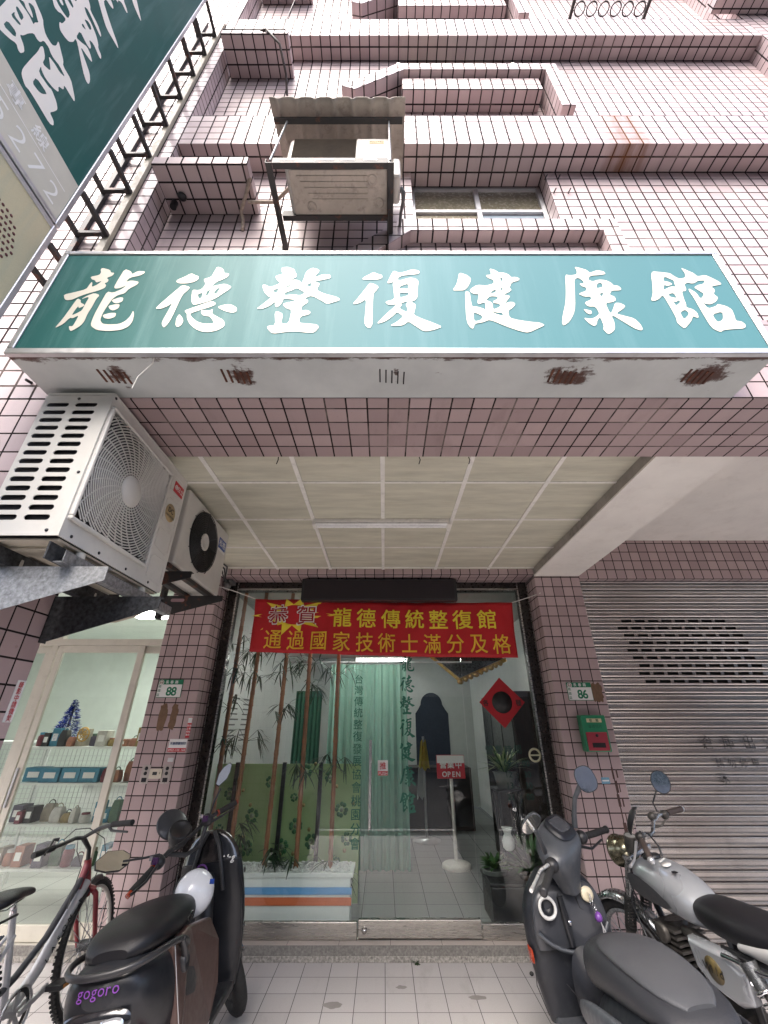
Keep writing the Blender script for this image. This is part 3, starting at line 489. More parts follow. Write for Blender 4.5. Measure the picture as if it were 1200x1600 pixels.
for j in range(NV + 1):
    for i in range(NU + 1):
        x, z = bxy(i / NU, j / NV); vs.append((x, sag(x, j / NV), z))
m.add(vs, [(j*(NU+1)+i, j*(NU+1)+i+1, (j+1)*(NU+1)+i+1, (j+1)*(NU+1)+i) for j in range(NV) for i in range(NU)], True)
o = m.build('cloth', RED, BN); x_ = o.modifiers.new('t', 'SOLIDIFY'); x_.thickness = .0015; x_.offset = 1
def on_cloth(mb, gap):
    for p in mb.v:
        u = (p.x - bx0) / (bx1 - bx0); zt = 2.787 - .045*u; zb = 2.245 - .058*u
        v = max(0, min(1, (zt - p.z) / (zt - zb))); p.y = sag(p.x, v) - gap
    return mb
def banner_pt(u, v): x, z = bxy(u, v); return Vector((x, 4.28, z))
star = []
cs = banner_pt(.155, .30)
R_ = [.42, .17, .34, .16, .27, .15, .25, .15, .33, .17, .40, .17, .36, .16, .30, .15, .26, .15, .30, .17]
for k in range(20):
    a = 2*math.pi*k/20; star.append((cs.x + R_[k]*1.12*math.cos(a), cs.z + R_[k]*.72*math.sin(a)))
m = MB(); vf = outline2d([star], 0); put2d(m, vf, (0, 4.28, 0), X, Z, 1); on_cloth(m, .004).build('starburst', YEL2, BN)
def bline(s, u0, u1, v, h, bold, mat, gap, nm, wide=1.0):
    m = MB(); n = len(s)
    for k, ch in enumerate(s):
        u = u0 + (u1 - u0) * k / (n - 1); write(m, ch, banner_pt(u, v), X, Z, h, bold=bold, wide=wide)
    on_cloth(m, gap).build(nm, mat, BN)
bline('恭賀', .098, .208, .30, .20, .05, WPR, .0065, 'lettering', 1.0)
bline('恭賀', .098, .208, .30, .187, .014, DRED, .009, 'lettering', 1.0)
bline('龍德傳統整復館', .345, .895, .32, .188, .022, YEL2, .006, 'lettering')
bline('通過國家技術士滿分及格', .085, .945, .765, .186, .010, YEL, .006, 'lettering', .92)
cord = MB()
cord.tube([(-1.70, 4.075, 2.86), (-1.55, 4.17, 2.83), (-1.37, 4.279, 2.785)], .004, 6); cord.tube([(1.345, 4.279, 2.74), (1.50, 4.15, 2.765), (1.60, 4.074, 2.79)], .004, 6)
cord.build('cord', pm('white cord', (.75, .73, .68), .7), BN)
rl = MB(); rl.lathe((-1.66, 4.2, 2.90), (0, -1, 0), [(.001, 0), (.035, 0), (.04, .02), (.025, .03), (.03, .045), (.012, .05), (0, .05)], 18)
rl.box(-1.70, -1.62, 4.2, 4.32, 2.94, 2.975); tag(rl.build('cord_roller', pm('grey plastic', (.16, .16, .155), .5)), 'small grey roller at the upper left corner of the glass frame', 'roller')

# stickers and painted lettering on the glass
GRN = pm('green vinyl', (.012, .12, .075), .5, var=.05)
yv = 4.3975
m = MB()
for k, ch in enumerate('龍德整復健康館'): brush(m, ch, (.235 - .004*k, yv, 2.155 - .195*k), X, Z, .165, .145)
tag(m.build('glass_lettering', GRN), 'tall dark green brush lettering down the glass door', 'lettering')
m = MB(); write(m, '台灣傳統整復發展協會桃園分會', (-.25, yv, 2.0), X, Z, .082, pitch=.1005, bold=.012, vertical=True)
tag(m.build('glass_lettering', GRN), 'small green vertical lettering near the edge of the left pane', 'lettering')
def sticker(name, label, x, z, w, h, base, rows, y=4.394, cat='sticker'):
    t = thing(name, label, cat, (x, y, z))
    MB().box(x - w/2, x + w/2, y, y + .003, z - h/2, z + h/2).build('backing', base, t)
    for r_ in rows:
        kind = r_[0]
        if kind == 'bar': _, z0, z1, mt = r_; MB().box(x - w/2, x + w/2, y - .0012, y - .0002, z + z0, z + z1).build('colour_bar', mt, t)
        else:
            _, s, dx, dz, hh, mt, bold, pitch = r_
            m = MB(); n = len(s); write(m, s, (x + dx - (n-1)*pitch/2, y - .002, z + dz), X, Z, hh, pitch=pitch, bold=bold); m.build('lettering', mt, t)
    return t
VRED = pm('vinyl red', (.50, .02, .03), .45, var=.05); VWH = pm('vinyl white', (.74, .74, .72), .4, var=.04); INK = pm('black ink', (.012, .012, .012), .5)
sticker('push_sticker', 'small white and red PUSH sticker on the glass door', -.01, 1.245, .092, .118, VWH, [('bar', -.059, -.026, VRED), ('t', '推', 0, .016, .055, VRED, .02, .05), ('t', 'PUSH', 0, -.043, .024, VWH, .02, .021)])
dm = thing('diamond_sticker', 'red paper diamond with a black disc on the right pane', 'paper sign', (1.155, 4.394, 1.56))
MB().prism([(0, .225), (.222, 0), (0, -.225), (-.222, 0)], (1.155, 4.394, 1.79), X, Z, (0, .002, 0)).build('paper', pm('red paper', (.36, .006, .012), .5, var=.05), dm)
MB().lathe((1.155, 4.3925, 1.79), (0, -1, 0), [(.0, 0), (.098, 0), (.098, .001), (0, .001)], 40).build('disc', INK, dm)
m = MB(); write(m, '各', (.995, 4.391, 1.785), X, Z, .055, bold=.012); write(m, '種', (1.315, 4.391, 1.785), X, Z, .055, bold=.012); m.build('lettering', INK, dm)
m = MB(); write(m, '營業時間', (.98, yv, 1.39), X, Z, .07, pitch=.09, bold=.01)
for k, s in enumerate(('09 : 00', '12 : 30', '13 : 30', '21 : 00')): write(m, s, (1.12, yv, 1.28 - .085*k), X, Z, .05, pitch=.034, bold=.01)
tag(m.build('glass_lettering', pm('dark green vinyl', (.01, .05, .035), .5)), 'faint dark opening hours lettering low on the right pane', 'lettering')

# ---------------------------------------------------------------- roller shutter of the next shop
R = thing('roller_shutter', 'closed steel roller shutter with rows of slots beside the tiled pillar', 'shutter', (3.6, 4.2, 0))
def shutter_mat():
    m, nt, lk, p = nodes_of('shutter steel'); co = coords(nt, lk, scale=(.5, 1, 2))
    f = noise(nt, lk, co, 3, 4); c2 = coords(nt, lk, scale=(3, 1, 1)); h = noise(nt, lk, c2, 2.4, 5)
    c = ramp(nt, lk, f, [(.3, (.40, .375, .35)), (.7, (.54, .515, .49))])
    lk.new(mix(nt, lk, ramp(nt, lk, h, [(.55, g3(0)), (.78, g3(.35))]), c, (.24, .22, .20)), p.inputs['Base Color'])
    p.inputs['Metallic'].default_value = .85; p.inputs['Roughness'].default_value = .27; return m
SHM = shutter_mat()
PT = .0715; prof = [(.0, 0), (.004, .004), (.016, .006), (.021, .012), (.019, .019), (.012, .024), (.004, .026), (.0, .030), (.0, .0715)]
n_sl = int((2.96 - .06) / PT)
top0 = 2.955; slotrows = set(range(5, 14))
mm, mslot = MB(), MB()
prof2 = [(.0, 0), (.005, .003), (.017, .006), (.022, .013), (.018, .021), (.006, .026), (-.012, .029), (-.013, .034), (.004, .036), (.005, .039), (.003, .044), (.0, .0475), (.0, .0710), (.0, .0715)]
for k in range(n_sl):
    zt = top0 - k * PT
    pr = prof2[:-2] if k in slotrows else prof2
    mm.loft([[(x, 4.215 - a, zt - b) for a, b in pr] for x in (2.03, 6.5)], cap=False, closed=False, smooth=False)
    if k in slotrows:
        off = [.40, .345, .39, .42, .385, .42, .46, .44, .48][k - 5]
        xs = [2.03]
        for j in range(9 if k > 5 else 8): xs += [2.03 + off + j * .137, 2.03 + off + j * .137 + .103]
        xs.append(6.5)
        for a, b in zip(xs[0::2], xs[1::2]): mm.quad((a, 4.215, zt - .0475), (b, 4.215, zt - .0475), (b, 4.215, zt - PT), (a, 4.215, zt - PT))
mm.build('curtain', SHM, R)
MB().box(2.03, 6.5, 4.23, 4.26, 0, 2.97).build('backing', pm('slot dark', (.008, .008, .008), .9), R)
MB().box(2.03, 6.5, 4.17, 4.225, 0, .05).build('bottom_rail', SHM, R, bevel=.005)
m = MB(); INKF = pm('faded marker', (.012, .011, .011), .8)
for k, ch in enumerate('倉庫出入'): write(m, ch, (2.90 + .185*k, 4.189, 1.455), X, Z, .105, bold=-.012)
for k, ch in enumerate('請勿停車'): write(m, ch, (2.95 + .105*k, 4.189, 1.30), X, Z, .07, bold=-.006)
m.build('lettering', INKF, R)
sp = MB(); sp.ball((2.95, 4.188, 1.19), .016, .008, .012, 8, 6)
for k in range(6):
    a = k * math.pi / 3 + .3; sp.tube([(2.95, 4.186, 1.19), (2.95 + .03*math.cos(a), 4.175, 1.19 + .03*math.sin(a)), (2.95 + .045*math.cos(a), 4.19, 1.19 + .04*math.sin(a) - .012)], .0025, 5)
tag(sp.build('paint_splat', INK), 'small black splat on the shutter above the motorcycle mirror', 'splat')

# ---------------------------------------------------------------- neighbour's sliding door (left)
CRM = pm('cream aluminium', (.60, .57, .49), .45, var=.05, dirt=.15)
N = thing('sliding_door', 'cream framed sliding glass door of the lit shop on the left', 'door', (-3.2, 4.4, 0))
f = MB().box(-6.5, -2.15, 4.36, 4.44, 2.32, 2.385).box(-6.5, -2.15, 4.36, 4.44, 2.915, 2.98)
f.box(-3.42, -3.36, 4.365, 4.435, .06, 2.32).box(-3.40, -3.34, 4.365, 4.435, 2.385, 2.915).box(-6.5, -2.15, 4.35, 4.45, 0, .05).build('frame', CRM, N, bevel=.004)
MB().box(-6.4, -2.16, 4.33, 4.46, .05, .085).build('sill', pm('pale sill', (.55, .53, .47), .5), N)
def leaf(x0, x1, yy):
    m = MB().box(x0, x0 + .055, yy, yy + .03, .09, 2.315).box(x1 - .065, x1, yy, yy + .03, .09, 2.315).box(x0 + .055, x1 - .065, yy, yy + .03, 2.25, 2.315).box(x0 + .055, x1 - .065, yy, yy + .03, .09, .19)
    o = m.build('door_leaf', CRM, N, bevel=.003); MB().box(x0 + .055, x1 - .065, yy + .012, yy + .018, .19, 2.25).build('pane', GLASSN, o); return o
leaf(-3.345, -2.46, 4.365); l2 = leaf(-2.53, -2.155, 4.402); leaf(-4.4, -3.43, 4.40)
MB().box(-3.335, -3.315, 4.345, 4.365, .95, 1.25).build('door_handle', ALU, N, bevel=.004)
MB().box(-3.33, -2.155, 4.40, 4.406, 2.386, 2.914).build('transom_pane', GLASSN, N)
# ---------------------------------------------------------------- sign over the arcade
def signface(name, c0, c1, rough=.3, paled=.0):
    m, nt, lk, p = nodes_of(name); co = coords(nt, lk); mp = nt.new('ShaderNodeMapping'); mp.inputs['Scale'].default_value = (7, 7, .5); lk.new(co, mp.inputs[0])
    f = noise(nt, lk, mp.outputs[0], 1.2, 6, .65); f2 = noise(nt, lk, co, 1.1, 3)
    base = mix(nt, lk, ramp(nt, lk, f2, [(.35, g3(0)), (.65, g3(1))]), c0, c1)
    base = mix(nt, lk, ramp(nt, lk, f, [(.5, g3(0)), (.75, g3(.35))]), base, (.20, .34, .34))
    weave = noise(nt, lk, co, 260, 2); base = mix(nt, lk, ramp(nt, lk, weave, [(.35, g3(.16)), (.65, g3(0))]), base, tuple(v * .6 for v in c0))
    if paled:   # sky reflection painted in: sheet goes paler towards its right end
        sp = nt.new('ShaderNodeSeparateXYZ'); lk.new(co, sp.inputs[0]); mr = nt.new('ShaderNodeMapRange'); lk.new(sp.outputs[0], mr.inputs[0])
        mr.inputs[1].default_value = -1.4; mr.inputs[2].default_value = .3; mr.inputs[3].default_value = 0; mr.inputs[4].default_value = paled; mr.interpolation_type = 'SMOOTHSTEP'
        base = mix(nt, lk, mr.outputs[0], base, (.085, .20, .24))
    lk.new(base, p.inputs['Base Color']); p.inputs['Roughness'].default_value = rough; p.inputs['Specular IOR Level'].default_value = .22; return m
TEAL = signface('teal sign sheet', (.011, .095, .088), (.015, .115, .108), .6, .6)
TEAL2 = signface('dark teal sign sheet', (.010, .085, .074), (.014, .105, .092), .5)
CREAM = pm('cream lettering', (.56, .54, .46), .5, var=.05, scale=3)
def sign_box_mat():
    m, nt, lk, p = nodes_of('rusting white sheet'); co = coords(nt, lk)
    sp = nt.new('ShaderNodeSeparateXYZ'); lk.new(co, sp.inputs[0])
    mr = nt.new('ShaderNodeMapRange'); lk.new(sp.outputs[1], mr.inputs[0]); mr.inputs[1].default_value = -.10; mr.inputs[2].default_value = -.068; mr.inputs[3].default_value = .30; mr.inputs[4].default_value = 0
    mp = nt.new('ShaderNodeMapping'); mp.inputs['Scale'].default_value = (1.2, 3.5, 1); lk.new(co, mp.inputs[0])
    n = noise(nt, lk, mp.outputs[0], 5, 8, .7); ad = nt.new('ShaderNodeMath'); lk.new(n, ad.inputs[0]); lk.new(mr.outputs[0], ad.inputs[1])
    tot = ad.outputs[0]
    mp3 = nt.new('ShaderNodeMapping'); mp3.inputs['Scale'].default_value = (16, 4, 1); lk.new(co, mp3.inputs[0]); n3 = noise(nt, lk, mp3.outputs[0], 2.2, 6, .7)
    for xc, a_, w_ in ((-1.15, .07, .8), (-.62, .085, .9), (.055, .02, .5), (.80, .13, 1.1), (1.39, .14, 1.1)):   # rust round the vents
        vs_ = nt.new('ShaderNodeVectorMath'); vs_.operation = 'SUBTRACT'; lk.new(co, vs_.inputs[0]); vs_.inputs[1].default_value = (xc, 0.0, 0)
        vm = nt.new('ShaderNodeVectorMath'); vm.operation = 'MULTIPLY'; lk.new(vs_.outputs[0], vm.inputs[0]); vm.inputs[1].default_value = (1/a_, 1/.075, 0)
        ln = nt.new('ShaderNodeVectorMath'); ln.operation = 'LENGTH'; lk.new(vm.outputs[0], ln.inputs[0])
        m1 = nt.new('ShaderNodeMapRange'); lk.new(ln.outputs['Value'], m1.inputs[0]); m1.inputs[1].default_value = .2; m1.inputs[2].default_value = 1.15; m1.inputs[3].default_value = w_; m1.inputs[4].default_value = 0
        m2 = nt.new('ShaderNodeMath'); m2.operation = 'MULTIPLY'; lk.new(m1.outputs[0], m2.inputs[0]); lk.new(n3, m2.inputs[1])
        mx = nt.new('ShaderNodeMath'); mx.operation = 'MULTIPLY_ADD'; lk.new(m2.outputs[0], mx.inputs[0]); mx.inputs[1].default_value = .75; lk.new(tot, mx.inputs[2]); tot = mx.outputs[0]
    k = ramp(nt, lk, tot, [(.66, g3(0)), (.72, g3(.75)), (.80, g3(1))])
    gr = noise(nt, lk, co, 3, 5); w = ramp(nt, lk, gr, [(.3, (.42, .44, .43)), (.7, (.55, .57, .555))])
    lk.new(mix(nt, lk, k, w, (.06, .022, .014)), p.inputs['Base Color']); p.inputs['Roughness'].default_value = .55
    bump(nt, lk, p, ad.outputs[0], .2, .003); return m
SB = thing('shop_sign', 'wide teal light box sign with seven cream brush characters above the arcade', 'sign', (0, 1.30, 2.95))
x0, x1, y0, y1, z0, z1 = -1.557, 1.622, 1.18, 1.437, 2.95, 3.655
MB().box(x0 + .004, x1 - .004, y0 + .012, y1, z0 + .002, z1 - .004).build('box', sign_box_mat(), SB, bevel=.004)
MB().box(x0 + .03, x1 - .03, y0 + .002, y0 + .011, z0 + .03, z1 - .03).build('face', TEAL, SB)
f = MB().box(x0, x1, y0 - .004, y0 + .02, z0, z0 + .032).box(x0, x1, y0 - .004, y0 + .02, z1 - .026, z1).box(x0, x0 + .028, y0 - .004, y0 + .02, z0 + .032, z1 - .026).box(x1 - .028, x1, y0 - .004, y0 + .02, z0 + .032, z1 - .026)
f.build('frame', ALU, SB, bevel=.003, seg=1)
m = MB()
for ch in GLYPH: g = GF[ch]; m.add([(x, y0, z) for x, z in g['vs']], g['fs'])
m.build('lettering', CREAM, SB)
RUSTS = rusty('heavy rust', (.06, .022, .014), .8, .9, scale=30, lo=.4, hi=.6)
for k, xc in enumerate((-1.17, -.64, .04, .78, 1.37)):
    m = MB(); n = 5
    for j in range(n): m.box(xc - .06 + j*.026, xc - .06 + j*.026 + (.009 if k != 2 else .005), 1.262 + .004*j, 1.335 + .003*j, z0 - .0015, z0 + .0015)
    v = m.build('vent', RUSTS if k != 2 else DARKM, SB)
wire = MB(); wire.tube([(-.95, 1.20, 2.95), (-.955, 1.21, 2.93), (-1.0, 1.215, 2.86), (-1.01, 1.22, 2.80)], .0018, 5)
tag(wire.build('loose_wire', MATS['white cord']), 'thin white wire dangling from the underside of the shop sign', 'wire')

# ---------------------------------------------------------------- upright blade signs on the left
def blade(name, label, za, zb, face, ya=.15, yb=1.187):
    t = thing(name, label, 'sign', (-1.755, .67, za))
    MB().box(-1.84, -1.678, ya + .004, yb - .004, za + .004, zb - .004).build('box', ALU, t)
    MB().box(-1.6775, -1.672, ya + .02, yb - .02, za + .02, zb - .02).build('face', face, t)
    f = MB().box(-1.69, -1.666, ya, ya + .028, za, zb).box(-1.69, -1.666, yb - .028, yb, za, zb).box(-1.69, -1.666, ya + .028, yb - .028, za, za + .028).box(-1.69, -1.666, ya + .028, yb - .028, zb - .028, zb)
    f.build('frame', ALU, t, bevel=.003, seg=1); return t
V1 = blade('blade_sign', 'tall dark teal upright sign with cream brush characters at the upper left', 3.86, 8.2, TEAL2)
BEIGE = signface('beige sign sheet', (.56, .50, .33), (.62, .555, .37), .5)
MB().box(-1.6718, -1.671, .18, 1.157, 3.89, 4.215).build('strip', pm('grey beige strip', (.55, .535, .45), .4, var=.06), V1)
m = MB()
for k, ch in enumerate('館康健復整德龍'): brush(m, ch, (-1.6705, .70, 4.48 + .54*k), Y, Z, .47, .46)
m.build('lettering', pm('bright cream lettering', (.84, .82, .74), .5, var=.04, scale=3), V1)
m = MB(); write(m, '預約專線', (-1.6702, .47, 4.14), Y, Z, .085, pitch=.15, bold=.02); write(m, '33225272', (-1.6702, .34, 3.985), Y, Z, .12, pitch=.105, bold=-.01)
m.box(-1.6708, -1.6702, .2, 1.12, 4.075, 4.08); m.build('lettering', WPR, V1)
V2 = blade('blade_sign', 'pale beige lower upright sign with a patch of dark red dots', 2.55, 3.845, BEIGE)
m = MB()
for i in range(14):
    for j in range(12):
        y_, z_ = .80 + i*.022 + (j % 2)*.011, 3.30 + j*.03
        if (y_ - .95)**2*1.6 + (z_ - 3.48)**2 < .03 and y_ < 1.11: m.lathe((-1.6715, y_, z_), (1, 0, 0), [(0, 0), (.0075, 0), (.0075, .001), (0, .001)], 8)
m.build('dot_print', pm('dark red print', (.10, .02, .02), .6), V2)
SR = thing('sign_bracket', 'dark steel arms and rails tying the teal upright sign to the tiled wall', 'bracket', (-1.755, 1.3, 3.7))
MB().box(-1.70, -1.655, 1.415, 1.44, 3.55, 8.1).build('rail', pm('beige rail', (.40, .35, .26), .5, dirt=.3), SR)
MB().box(-1.87, -1.835, 1.415, 1.44, 3.55, 8.1).build('rail', RUSTB, SR)
for k in range(9):
    z = 3.72 + .49*k
    MB().box(-1.685, -1.66, 1.187, 1.415, z, z + .025).box(-1.86, -1.835, 1.187, 1.415, z, z + .025).box(-1.835, -1.685, 1.39, 1.414, z + .001, z + .024).build('arm', RUSTB, SR)
    MB().cyl((-1.675, 1.40, z - .03), (-1.675, 1.37, z - .03), .008, n=6).build('bolt', RUSTB, SR)

# ---------------------------------------------------------------- wall unit, rack and rain hood above the sign
DW = pm('dirty white metal', (.50, .48, .44), .5, var=.12, dirt=.55, dirtcol=(.12, .10, .08), scale=5)
UB = pm('grimy beige metal', (.42, .375, .32), .6, var=.15, dirt=.6, dirtcol=(.10, .08, .07), scale=7, bmp=.2)
RK = thing('steel_rack', 'rusty slotted steel rack fixed to the tiles under the small air conditioner', 'rack', (-.3, 1.62, 4.45))
for xx, s_ in ((-.665, 1), (.04, -1)):
    m = MB().box(xx - .018, xx + .018, 1.15, 1.62, 4.462, 4.468).box(xx - .020, xx - .016, 1.15, 1.62, 4.468, 4.51)
    m.box(xx - .018, xx + .018, 1.60, 1.619, 4.30, 4.46)
    m.prism([(0, 0), (.34, 0), (.34, -.16), (.31, -.16)], (xx + s_*.015, 1.27, 4.46), Y, Z, (.004, 0, 0)).build('arm', RUSTB, RK)
for yy in (1.15, 1.425): MB().box(-.645, .02, yy, yy + .004, 4.462, 4.52).box(-.645, .02, yy + .004, yy + .035, 4.47, 4.475).build('rail', RUSTB, RK)
for xx in (-.60, -.40, -.25, -.12): MB().box(xx, xx + (.08 if xx != -.40 else .11), 1.148, 1.1495, 4.485, 4.503).build('slot', pm('daylight grey', (.5, .5, .5), .6), RK)
MB().cyl((-.66, 1.155, 4.5), (-.60, 1.13, 4.96), .006, n=6).build('stay_rod', GALV, RK)
MB().cyl((.035, 1.155, 4.5), (.03, 1.13, 4.96), .006, n=6).build('stay_rod', GALV, RK)
A0 = thing('air_conditioner', 'small grimy air conditioner with a dark louvred front on the rusty wall rack', 'air conditioner', (-.27, 1.3, 4.48))
MB().box(-.585, .045, 1.18, 1.45, 4.485, 4.835).build('housing', DW, A0, bevel=.025, seg=3)
MB().box(-.56, .02, 1.19, 1.43, 4.476, 4.4845).build('base_pan', UB, A0, bevel=.006)
m = MB()
for k in range(5): m.tube([(-.52 + .02*k, 1.22 + .03*k, 4.475), (-.1, 1.22 + .03*k, 4.475)], .004, 5)
for (a, b) in ((-.07, 1.24), (-.03, 1.36), (-.45, 1.38)): m.lathe((a, b, 4.477), (0, 0, -1), [(.03, 0), (.03, .004), (.016, .005), (.016, .001), (0, .001)], 16)
m.build('base_rib', UB, A0)
MB().box(-.55, -.17, 1.1765, 1.1795, 4.50, 4.815).build('louvre_shade', BLACKP, A0)
m = MB()
for k in range(26): m.bar((-.55, 1.172, 4.505 + .0119*k), (-.17, 1.172, 4.505 + .0119*k), .006, .0036)
m.build('louvre', pm('brown grey slat', (.060, .047, .036), .9, var=.3, dirt=.3, spec=.15), A0)
MB().box(-.165, .035, 1.174, 1.1795, 4.50, 4.82).build('front_panel', DW, A0, bevel=.003)
MB().box(-.09, .0, 1.1722, 1.1738, 4.755, 4.79).build('label_plate', pm('tan label', (.42, .33, .17), .5), A0)
m = MB(); write(m, 'FUJITSU', (-.080, 1.1715, 4.775), X, Z, .014, pitch=.0115, bold=.01); m.build('lettering', INK, A0)
m = MB().box(.046, .10, 1.22, 1.38, 4.49, 4.70); m.build('valve_cover', DW, A0, bevel=.02, seg=3)
MB().tube([(.10, 1.30, 4.52), (.12, 1.32, 4.50), (.12, 1.36, 4.50), (.11, 1.45, 4.55), (.10, 1.61, 4.56)], [.014, .016, .012, .010, .010], 8).build('hose', pm('grey hose', (.12, .12, .12), .6), A0)
RH = thing('rain_hood', 'grimy beige corrugated rain hood over the small wall air conditioner', 'hood', (-.27, 1.3, 4.95))
vs = []; nx, ny = 96, 12
def hoodp(i, j, dz=0):
    u, v = i/nx, j/ny; x = -.70 + .83*u; y = 1.035 + .48*v
    ph = (u*7.35) % 1; r = .026*math.exp(-((ph - .5)/.13)**2) ; st = .018*((v*4.2) % 1)
    return (x, y, 4.985 + .16*v - r*1.0 - st + dz)
for j in range(ny + 1):
    for i in range(nx + 1): vs.append(hoodp(i, j))
m = MB(); m.add(vs, [(j*(nx+1)+i, (j+1)*(nx+1)+i, (j+1)*(nx+1)+i+1, j*(nx+1)+i+1) for j in range(ny) for i in range(nx)], True)
o = m.build('sheet', UB, RH); x_ = o.modifiers.new('t', 'SOLIDIFY'); x_.thickness = .003
MB().bar((-.685, 1.13, 4.945), (.115, 1.13, 4.945), .03, .02).build('batten', RUSTB, RH)
m = MB(); m.tube([(-.905, 1.40, 4.875), (-.93, 1.45, 4.80), (-1.0, 1.56, 4.79), (-.99, 1.60, 4.74), (-.985, 1.61, 4.66)], .012, 8)
m.tube([(-.61, 1.40, 4.77), (-.75, 1.50, 4.78), (-.93, 1.5, 4.78)], .012, 8)
tag(m.build('refrigerant_pipe', pm('taped pipe', (.40, .32, .26), .7, var=.3, scale=30)), 'taped pipe looping from the wall hood towards the small air conditioner', 'pipe')
m = MB(); m.cyl((-1.47, 1.54, 4.859), (-1.47, 1.54, 4.80), .022); m.ball((-1.40, 1.50, 4.85), .03, .03, .02)
tag(m.build('drain_pipe', BLACKP), 'short black drain pipe under the lower pink tile hood', 'pipe')
m = MB(); m.tube([(-1.2, 1.33, 7.42), (-1.1, 1.30, 7.36), (-.95, 1.33, 7.10), (-.92, 1.50, 7.02), (-.92, 1.61, 6.9)], .011, 8); m.cyl((-1.52, 1.32, 7.425), (-.93, 1.32, 7.43), .011, n=8); m.cyl((-.97, 1.33, 7.43), (-.97, 1.40, 9.6), .005, n=5); m.cyl((-1.45, 1.33, 7.43), (-1.5, 1.40, 9.6), .004, n=5)
tag(m.build('cable_run', pm('brown cable', (.05, .035, .03), .6)), 'brown cables hanging over the upper pink tile hood', 'cable')
m = MB()
for a, b in ((2.03 - .78, 5.36), (1.35, 5.36), (1.28, 5.16), (1.39, 5.16)): m.cyl((a, 1.62, b), (a + .005, 1.585, b - .004), .005, n=6)
tag(m.build('wall_bolt', RUSTB), 'rusty bolts sticking out of the tiles right of the upstairs window', 'bolts')

# ---------------------------------------------------------------- two air conditioners beside the arcade
ACW = pm('air conditioner enamel', (.60, .585, .545), .38, var=.04, scale=3, dirt=.16, dirtcol=(.25, .22, .19))
A1 = thing('air_conditioner', 'big white air conditioner with a round ring grille, mounted nearest beside the sign', 'air conditioner', (-1.35, 1.75, 2.21))
ax0, ax1, ay0, ay1, az0, az1 = -1.50, -1.20, 1.37, 2.13, 2.224, 2.925
m = MB().box(ax0, ax1 - .012, ay0 + .012, ay1, az0, az1); m.build('housing', DARKM, A1)
m = MB().box(ax0 - .004, ax1, ay0, ay1 + .004, az1 - .022, az1 + .002); m.build('lid', ACW, A1, bevel=.012, seg=3)
# slotted side plate
loops = [[(ax0, az0), (ax1, az0), (ax1, az1 - .022), (ax0, az1 - .022)]]
def slot(cx, cz, w, h):
    r = h/2; return [(cx - w/2 + r + r*math.cos(a), cz + r*math.sin(a)) for a in [math.pi/2 + k*math.pi/6 for k in range(7)]] + [(cx + w/2 - r + r*math.cos(a), cz + r*math.sin(a)) for a in [-math.pi/2 + k*math.pi/6 for k in range(7)]]
for k in range(14):
    for cx in (-1.433, -1.308): loops.append(slot(cx, az0 + .075 + k*.0425, .098, .024))
vs, fs = outline2d(loops, 0); m = MB(); m.add([(a, ay0, b) for a, b in vs], fs)
o = m.build('side_plate', ACW, A1); x_ = o.modifiers.new('t', 'SOLIDIFY'); x_.thickness = .004; x_.offset = -1
m = MB()
for k in range(40): m.box(ax0 + .015, ax1 - .02, ay0 + .030, ay0 + .034, az0 + .03 + k*.0165, az0 + .036 + k*.0165)
m.build('coil', pm('grey coil', (.10, .105, .105), .5, metal=.4, var=.3), A1)
m = MB()
for k in range(14): m.torus((ax0 + .075, ay0 + .028, az0 + .06 + k*.0425), (0, 1, 0), .022, .006, 14, 6, -.3, 3.4)
m.build('coil_bend', pm('copper grey', (.22, .2, .18), .4, metal=.7), A1)
# fan face with a square opening
gy, gz, gh = 1.655, 2.575, .262
loops = [[(ay0 + .004, az0), (ay1, az0), (ay1, az1 - .022), (ay0 + .004, az1 - .022)], [(gy - gh, gz - gh), (gy + gh, gz - gh), (gy + gh, gz + gh), (gy - gh, gz + gh)]]
vs, fs = outline2d(loops, 0); m = MB(); m.add([(ax1, a, b) for a, b in vs], fs)
o = m.build('front_plate', ACW, A1); x_ = o.modifiers.new('t', 'SOLIDIFY'); x_.thickness = .006; x_.offset = -1
m = MB()
for (a, b, c, d) in ((gy-gh-.016, gy+gh+.016, gz-gh-.016, gz-gh), (gy-gh-.016, gy+gh+.016, gz+gh, gz+gh+.016), (gy-gh-.016, gy-gh, gz-gh, gz+gh), (gy+gh, gy+gh+.016, gz-gh, gz+gh)): m.box(ax1 - .002, ax1 + .018, a, b, c, d)
m.build('grille_frame', ACW, A1, bevel=.006)
m = MB(); gx = ax1 + .012
def inside(y, z): return abs(y - gy) < gh and abs(z - gz) < gh
for k in range(22):
    R0 = .072 + k*.0128; run = []
    for j in range(97):
        a = 2*math.pi*j/96; y, z = gy + R0*math.cos(a), gz + R0*math.sin(a)
        if inside(y, z): run.append((gx, y, z))
        else:
            if len(run) > 1: m.tube(run, .0033, 5)
            run = []
    if len(run) > 1: m.tube(run, .0033, 5)
for k in range(30):
    a0 = 2*math.pi*k/30; pts = []
    for j in range(20):
        R0 = .065 + j*.016; a = a0 + .35*(R0 - .065)/.2
        y, z = gy + R0*math.cos(a), gz + R0*math.sin(a)
        if inside(y, z): pts.append((gx - .003, y, z))
    if len(pts) > 1: m.tube(pts, .003, 5)
g_ = m.build('fan_grille', ACW, A1)
MB().lathe((gx - .004, gy, gz), (1, 0, 0), [(0, 0), (.07, 0), (.073, .006), (.068, .012), (.0, .014)], 36).build('hub_cap', ACW, g_)
m = MB().lathe((ax1 - .10, gy, gz), (1, 0, 0), [(.0, 0), (.26, 0), (.255, .08)], 40); m.build('fan_well', pm('well grey', (.06, .06, .06), .7), A1)
m = MB()
